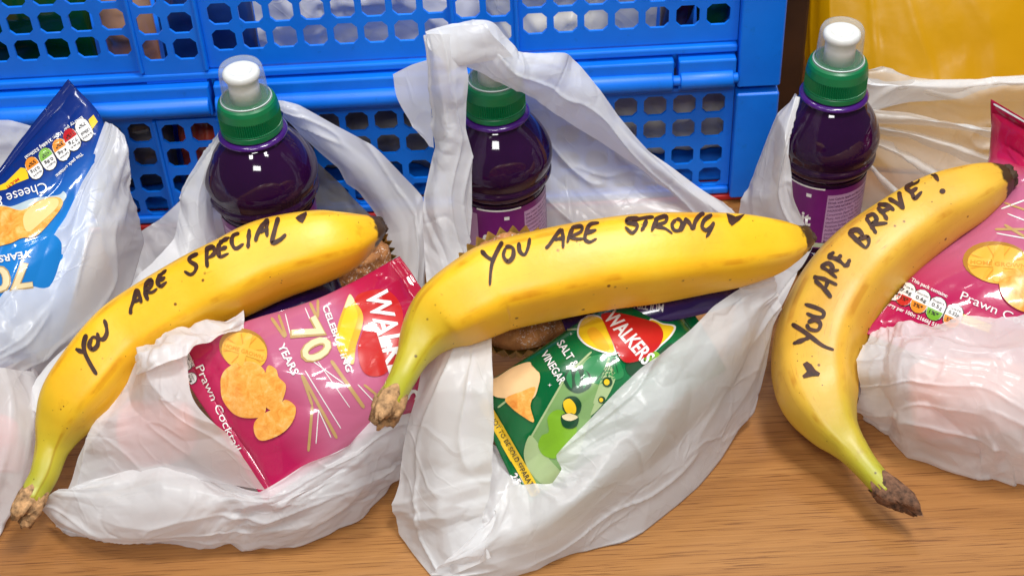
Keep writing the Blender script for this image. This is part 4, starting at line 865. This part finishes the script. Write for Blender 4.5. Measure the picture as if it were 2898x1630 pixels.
# bag holding the BRAVE banana
gD = bag('white carrier bag with a pink crisp packet, behind banana reading BRAVE', (.25, .68, 0))
sheet('left_panel', gD, [yr([(2000, 234, .742), (1948, 284, .736), (1900, 418, .736), (1872, 498, .738), (1860, 570, .738), (1868, 640, .73), (1900, 720, .715)]), yr([(2002, 240, .730), (1972, 340, .710), (1948, 450, .708), (1930, 530, .710), (1930, 600, .715), (1935, 680, .702), (1935, 760, .685)]),
    yr([(2004, 246, .730), (1990, 395, .708), (1995, 490, .704), (2028, 578, .700), (2046, 618, .695), (2000, 700, .685), (1960, 790, .66)])], nu=100, nv=40, amp=.0012, fold=(.0035, .009, .20, 3), seed=24)
sheet('back_panel', gD, [yr([(2130, 186, .80), (2230, 197, .802), (2310, 203, .803), (2420, 206, .805), (2500, 197, .805), (2620, 186, .805), (2780, 180, .80), (2960, 220, .78)]), yr([(2130, 222, .793), (2230, 225, .795), (2310, 232, .797), (2420, 236, .80), (2500, 228, .80), (2620, 215, .80), (2780, 210, .795), (2970, 260, .775)]), yr([(2130, 320, .795), (2230, 300, .80), (2320, 290, .803), (2420, 300, .806), (2500, 300, .805), (2620, 290, .80), (2790, 290, .79), (2980, 340, .77)]), yr([(2140, 440, .80), (2240, 420, .80), (2330, 410, .80), (2420, 410, .80), (2500, 400, .80), (2620, 400, .79), (2790, 410, .78), (2990, 460, .75)]), yr([(2150, 640, .775), (2250, 610, .775), (2340, 590, .775), (2420, 580, .775), (2500, 570, .775), (2620, 560, .77), (2800, 570, .76), (3000, 620, .72)])],
      nu=90, nv=60, amp=.0014, fold=(.009, .020, .22, 18), seed=25, mat=(DTHIN := film_mat('carrier_film_thin', (.86, .86, .85),  .46, .30)))
sheet('back_rim', gD, [yr([(2130, 184, .797), (2230, 195, .799), (2310, 201, .80), (2420, 204, .802), (2500, 195, .802), (2620, 184, .802), (2780, 178, .797), (2960, 218, .777)]), yr([(2130, 215, .788), (2230, 216, .79), (2310, 222, .792), (2420, 224, .796), (2500, 216, .797), (2620, 204, .797), (2780, 200, .792), (2965, 245, .772)]), yr([(2130, 300, .788), (2200, 288, .792), (2290, 262, .796), (2420, 250, .80), (2500, 232, .80), (2620, 218, .80), (2780, 216, .795), (2970, 262, .775)])], nu=80, nv=24, amp=.0012, fold=(.003, .010, .16, 4), seed=27)
sheet('front_panel', gD, [zr([(2185, 832, .058), (2230, 811, .064), (2290, 818, .067), (2370, 814, .070), (2450, 807, .072), (2530, 800, .072), (2650, 790, .070), (2800, 800, .068), (2980, 850, .05)]), zr([(2168, 885, .056), (2230, 880, .066), (2300, 885, .070), (2380, 882, .072), (2460, 880, .073), (2540, 880, .073), (2650, 880, .07), (2810, 890, .068), (3010, 930, .045)]),
    zr([(2160, 950, .046), (2230, 960, .057), (2300, 972, .062), (2380, 985, .063), (2460, 990, .063), (2540, 1000, .063), (2650, 1010, .06), (2820, 1020, .055), (3020, 1020, .035)]), zr([(2163, 1010, .026), (2230, 1040, .034), (2300, 1065, .038), (2380, 1092, .038), (2460, 1112, .038), (2540, 1112, .040), (2650, 1140, .035), (2830, 1150, .03), (3020, 1100, .018)]),
    zr([(2170, 1062, .001), (2230, 1106, .001), (2300, 1141, .001), (2390, 1179, .001), (2470, 1211, .001), (2560, 1206, .001), (2650, 1268, .001), (2830, 1270, .001), (3010, 1180, .001)])], nu=130, nv=100, amp=.0026, lam=.03, fold=(.0024, .010, .12, 2), seed=26, tuck=(0, .04, -.001), mat=THIN)

for k, L_ in enumerate((((2175, 318), (2290, 338), (2400, 372), (2500, 408)), ((2180, 352), (2270, 392), (2350, 440), (2440, 482)), ((2172, 400), (2220, 450), (2270, 500), (2320, 556)), ((2150, 290), (2290, 298), (2430, 318), (2520, 340)))):
    sheet('pleat', gD, [yr([(x, y-9-k % 2*3, .797-.008*i) for i, (x, y) in enumerate(L_)]), yr([(x, y, .786-.008*i) for i, (x, y) in enumerate(L_)]), yr([(x, y+10+4*i, .796-.008*i) for i, (x, y) in enumerate(L_)])], nu=50, nv=12, amp=.0010, fold=(.001, .006, .1, 0), seed=50+k, mat=DTHIN)
# bag at the left edge
gA = bag('white carrier bag holding the upside down blue crisp packet', (-.33, .68, 0))
sheet('front_panel', gA, [zr([(264, 300, .133), (226, 418, .121), (166, 545, .109), (90, 655, .098), (0, 755, .088), (-90, 845, .078), (-260, 900, .068)]), zr([(288, 318, .130), (270, 450, .113), (222, 600, .098), (145, 730, .086), (50, 840, .076), (-90, 930, .066), (-260, 990, .054)]),
    zr([(304, 346, .124), (302, 490, .100), (284, 640, .082), (210, 780, .068), (95, 890, .060), (-90, 1000, .052), (-260, 1060, .040)]), zr([(315, 405, .112), (337, 530, .080), (358, 612, .056), (310, 765, .044), (140, 930, .034), (-90, 1060, .028), (-260, 1110, .018)])], nu=110, nv=50, amp=.0016, fold=(.0032, .014, .2, 2), seed=30, tuck=(-.03, .015, -.05), mat=THIN)
sheet('lower_panel', gA, [zr([(-280, 930, .06), (-285, 1010, .05), (-290, 1090, .04), (-290, 1200, .024), (-280, 1300, .01), (-270, 1380, .002)]), zr([(-100, 900, .085), (-100, 1000, .072), (-100, 1100, .058), (-100, 1230, .036), (-100, 1330, .014), (-100, 1420, .002)]), zr([(0, 925, .072), (10, 1000, .060), (10, 1090, .050), (-5, 1200, .034), (-25, 1310, .012), (-75, 1400, .002)]), zr([(78, 935, .052), (97, 1045, .044), (92, 1105, .034), (52, 1240, .014), (2, 1335, .002), (-55, 1400, .001)])], nu=70, nv=30, amp=.002, fold=(.002, .011, .1, 5), seed=31, tuck=(-.01, .04, -.001), mat=THIN)
sheet('back_handle', gA, [yr([(-70, 302, .80), (20, 303, .80), (80, 318, .80), (120, 345, .795)]), yr([(-70, 420, .79), (20, 430, .79), (80, 430, .79), (120, 430, .79)])], nu=40, nv=30, amp=.0016, fold=(.003, .01, .1, 5), seed=32)

# pale pink food packs showing through the film
def lump(label, px, py, z, sx, sy, sz, c, seed):
    p = PZ(px, py, z); t = thing('food_pack', label, 'food pack', (p[0], p[1], 0)); n = 40; V = []
    for k in range(21):
        th = math.pi*k/20
        for i in range(n):
            a = 2*math.pi*i/n; r = 1+.06*math.sin(3*a+seed)+.05*math.cos(2*th*2+seed)
            ca, sa, ct, st = math.cos(a), math.sin(a), math.cos(th), math.sin(th)
            e = .55; f = lambda q: math.copysign(abs(q)**e, q)
            V.append((p[0]+sx*f(st)*f(ca)*r, p[1]+sy*f(st)*f(sa)*r, max(.002, z+sz*f(ct)*r)))
    mk('wrapper', V, quads(21, n, 0, True), plain('pink_wrap_%d' % seed, c, .4, coat=.3, var=.2), t)
lump('pink wrapped food pack showing through the bag under banana reading SPECIAL', 395, 1085, .041, .021, .014, .017, (.80, .16, .12), 1)
lump('pink wrapped food pack showing through the bag behind banana reading BRAVE', 2440, 1000, .036, .036, .017, .019, (.80, .20, .10), 2)
lump('red wrapped food pack showing through the bag at the stem of banana SPECIAL', -30, 1120, .028, .020, .013, .014, (.75, .05, .05), 3)

# ------------------------------------------------------------------ yellow bag behind
def yellow():
    m, nt = new_mat('yellow_film'); p = node(nt, 'ShaderNodeBsdfPrincipled', Roughness=0.3); v = coords(nt)
    r = ramp(nt, [(0.3, (.66, .33, .0)), (0.7, (.78, .42, .003))], noise(nt, v, 9, 3)); nt.links.new(r.outputs[0], p.inputs['Base Color'])
    nt.links.new(bump(nt, noise(nt, v, 30, 3), 0.2, 0.004), p.inputs['Normal'])
    t = nt.nodes.new('ShaderNodeBsdfTranslucent'); t.inputs[0].default_value = (.75, .42, .0, 1)
    x = nt.nodes.new('ShaderNodeMixShader'); x.inputs[0].default_value = .25; nt.links.new(p.outputs[0], x.inputs[1]); nt.links.new(t.outputs[0], x.inputs[2]); finish(nt, x.outputs[0]); return m
gY = thing('yellow_bag', 'large yellow plastic bag standing behind the white bag beside the crates', 'bag', (.38, .93, 0))
YM = yellow()
xs = [.212, .224, .27, .33, .40, .5]
def yrow(z, y): return [(x, y+dy, z) for x, dy in zip(xs, (.05, .022, .008, .0, .0, .004))]
sheet('front_panel', gY, [yrow(.26, 1.00), yrow(.185, .955), yrow(.168, .925), yrow(.08, .868), yrow(.0015, .832)],
      nu=90, nv=60, amp=.0015, lam=.07, fold=(.002, .03, .2, 80), seed=40, tuck=(0, .08, 0), mat=YM)
V, F = [], []; box(V, F, .235, .5, 1.08, 1.10, .002, .25)
mk('back_panel', V, F, YM, gY, smooth=False)

V, F = [], []; box(V, F, .1805, .2080, .885, 1.05, .0005, .30)  # dark brown block put in to darken the gap beside the crates
o = bevel(mk('dark_upright', V, F, plain('dark_brown', (.045, .016, .005), .5, var=.4, scale=20), smooth=False), .002); o['label'] = 'dark brown upright block between the blue crates and yellow bag'; o['category'] = 'wood'
# ------------------------------------------------------------------ what the crates hold, seen through their holes
def inpack(label, x0, x1, z0, z1, y, mat, seed, lean=.02, name='crisp_packet', cat='crisp packet'):
    xm = (x0+x1)/2
    rows = [[(x0, y, z0), (xm, y-.004, z0), (x1, y, z0)], [(x0, y+lean*.4, (z0+z1)/2), (xm, y+lean*.4-.01, (z0+z1)/2), (x1, y+lean*.4, (z0+z1)/2)], [(x0, y+lean, z1), (xm, y+lean-.004, z1), (x1, y+lean, z1)]]
    return packet(label, rows, mat, nu=28, nv=34, puff=.010, seed=seed, wr=.002, name=name, cat=cat)
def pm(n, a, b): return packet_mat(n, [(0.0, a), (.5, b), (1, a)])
zu = .1040
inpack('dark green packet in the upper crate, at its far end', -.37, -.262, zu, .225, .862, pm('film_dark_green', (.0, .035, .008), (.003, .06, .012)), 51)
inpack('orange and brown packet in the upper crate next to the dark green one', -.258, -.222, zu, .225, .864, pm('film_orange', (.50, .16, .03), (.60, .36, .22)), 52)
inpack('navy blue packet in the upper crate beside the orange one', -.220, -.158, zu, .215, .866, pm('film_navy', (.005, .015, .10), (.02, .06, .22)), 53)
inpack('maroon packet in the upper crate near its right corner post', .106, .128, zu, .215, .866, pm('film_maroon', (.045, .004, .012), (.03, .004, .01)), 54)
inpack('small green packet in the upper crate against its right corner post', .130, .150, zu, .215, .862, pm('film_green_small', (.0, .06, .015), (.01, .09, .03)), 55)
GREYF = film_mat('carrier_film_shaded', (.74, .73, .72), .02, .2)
def inbag(label, x0, x1, z0, z1, y, seed, mat=GREYF):
    t = thing('carrier_bag', label, 'carrier bag', ((x0+x1)/2, y+.05, z0)); k = np.linspace(x0, x1, 6)
    sheet('front_panel', t, [[(x, y+.02, z1) for x in k], [(x, y+.002*(i % 2), (z0+2*z1)/3) for i, x in enumerate(k)], [(x, y-.006+.004*(i % 3), (2*z0+z1)/3) for i, x in enumerate(k)], [(x, y, z0) for x in k]], nu=60, nv=40, amp=.004, lam=.03, fold=(.004, .016, .08, 70), seed=seed, tuck=(0, .06, 0), mat=mat)
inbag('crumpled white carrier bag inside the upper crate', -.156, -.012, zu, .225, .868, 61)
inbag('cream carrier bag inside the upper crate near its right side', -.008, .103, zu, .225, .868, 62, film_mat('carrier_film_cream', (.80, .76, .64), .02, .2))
zl = .0110
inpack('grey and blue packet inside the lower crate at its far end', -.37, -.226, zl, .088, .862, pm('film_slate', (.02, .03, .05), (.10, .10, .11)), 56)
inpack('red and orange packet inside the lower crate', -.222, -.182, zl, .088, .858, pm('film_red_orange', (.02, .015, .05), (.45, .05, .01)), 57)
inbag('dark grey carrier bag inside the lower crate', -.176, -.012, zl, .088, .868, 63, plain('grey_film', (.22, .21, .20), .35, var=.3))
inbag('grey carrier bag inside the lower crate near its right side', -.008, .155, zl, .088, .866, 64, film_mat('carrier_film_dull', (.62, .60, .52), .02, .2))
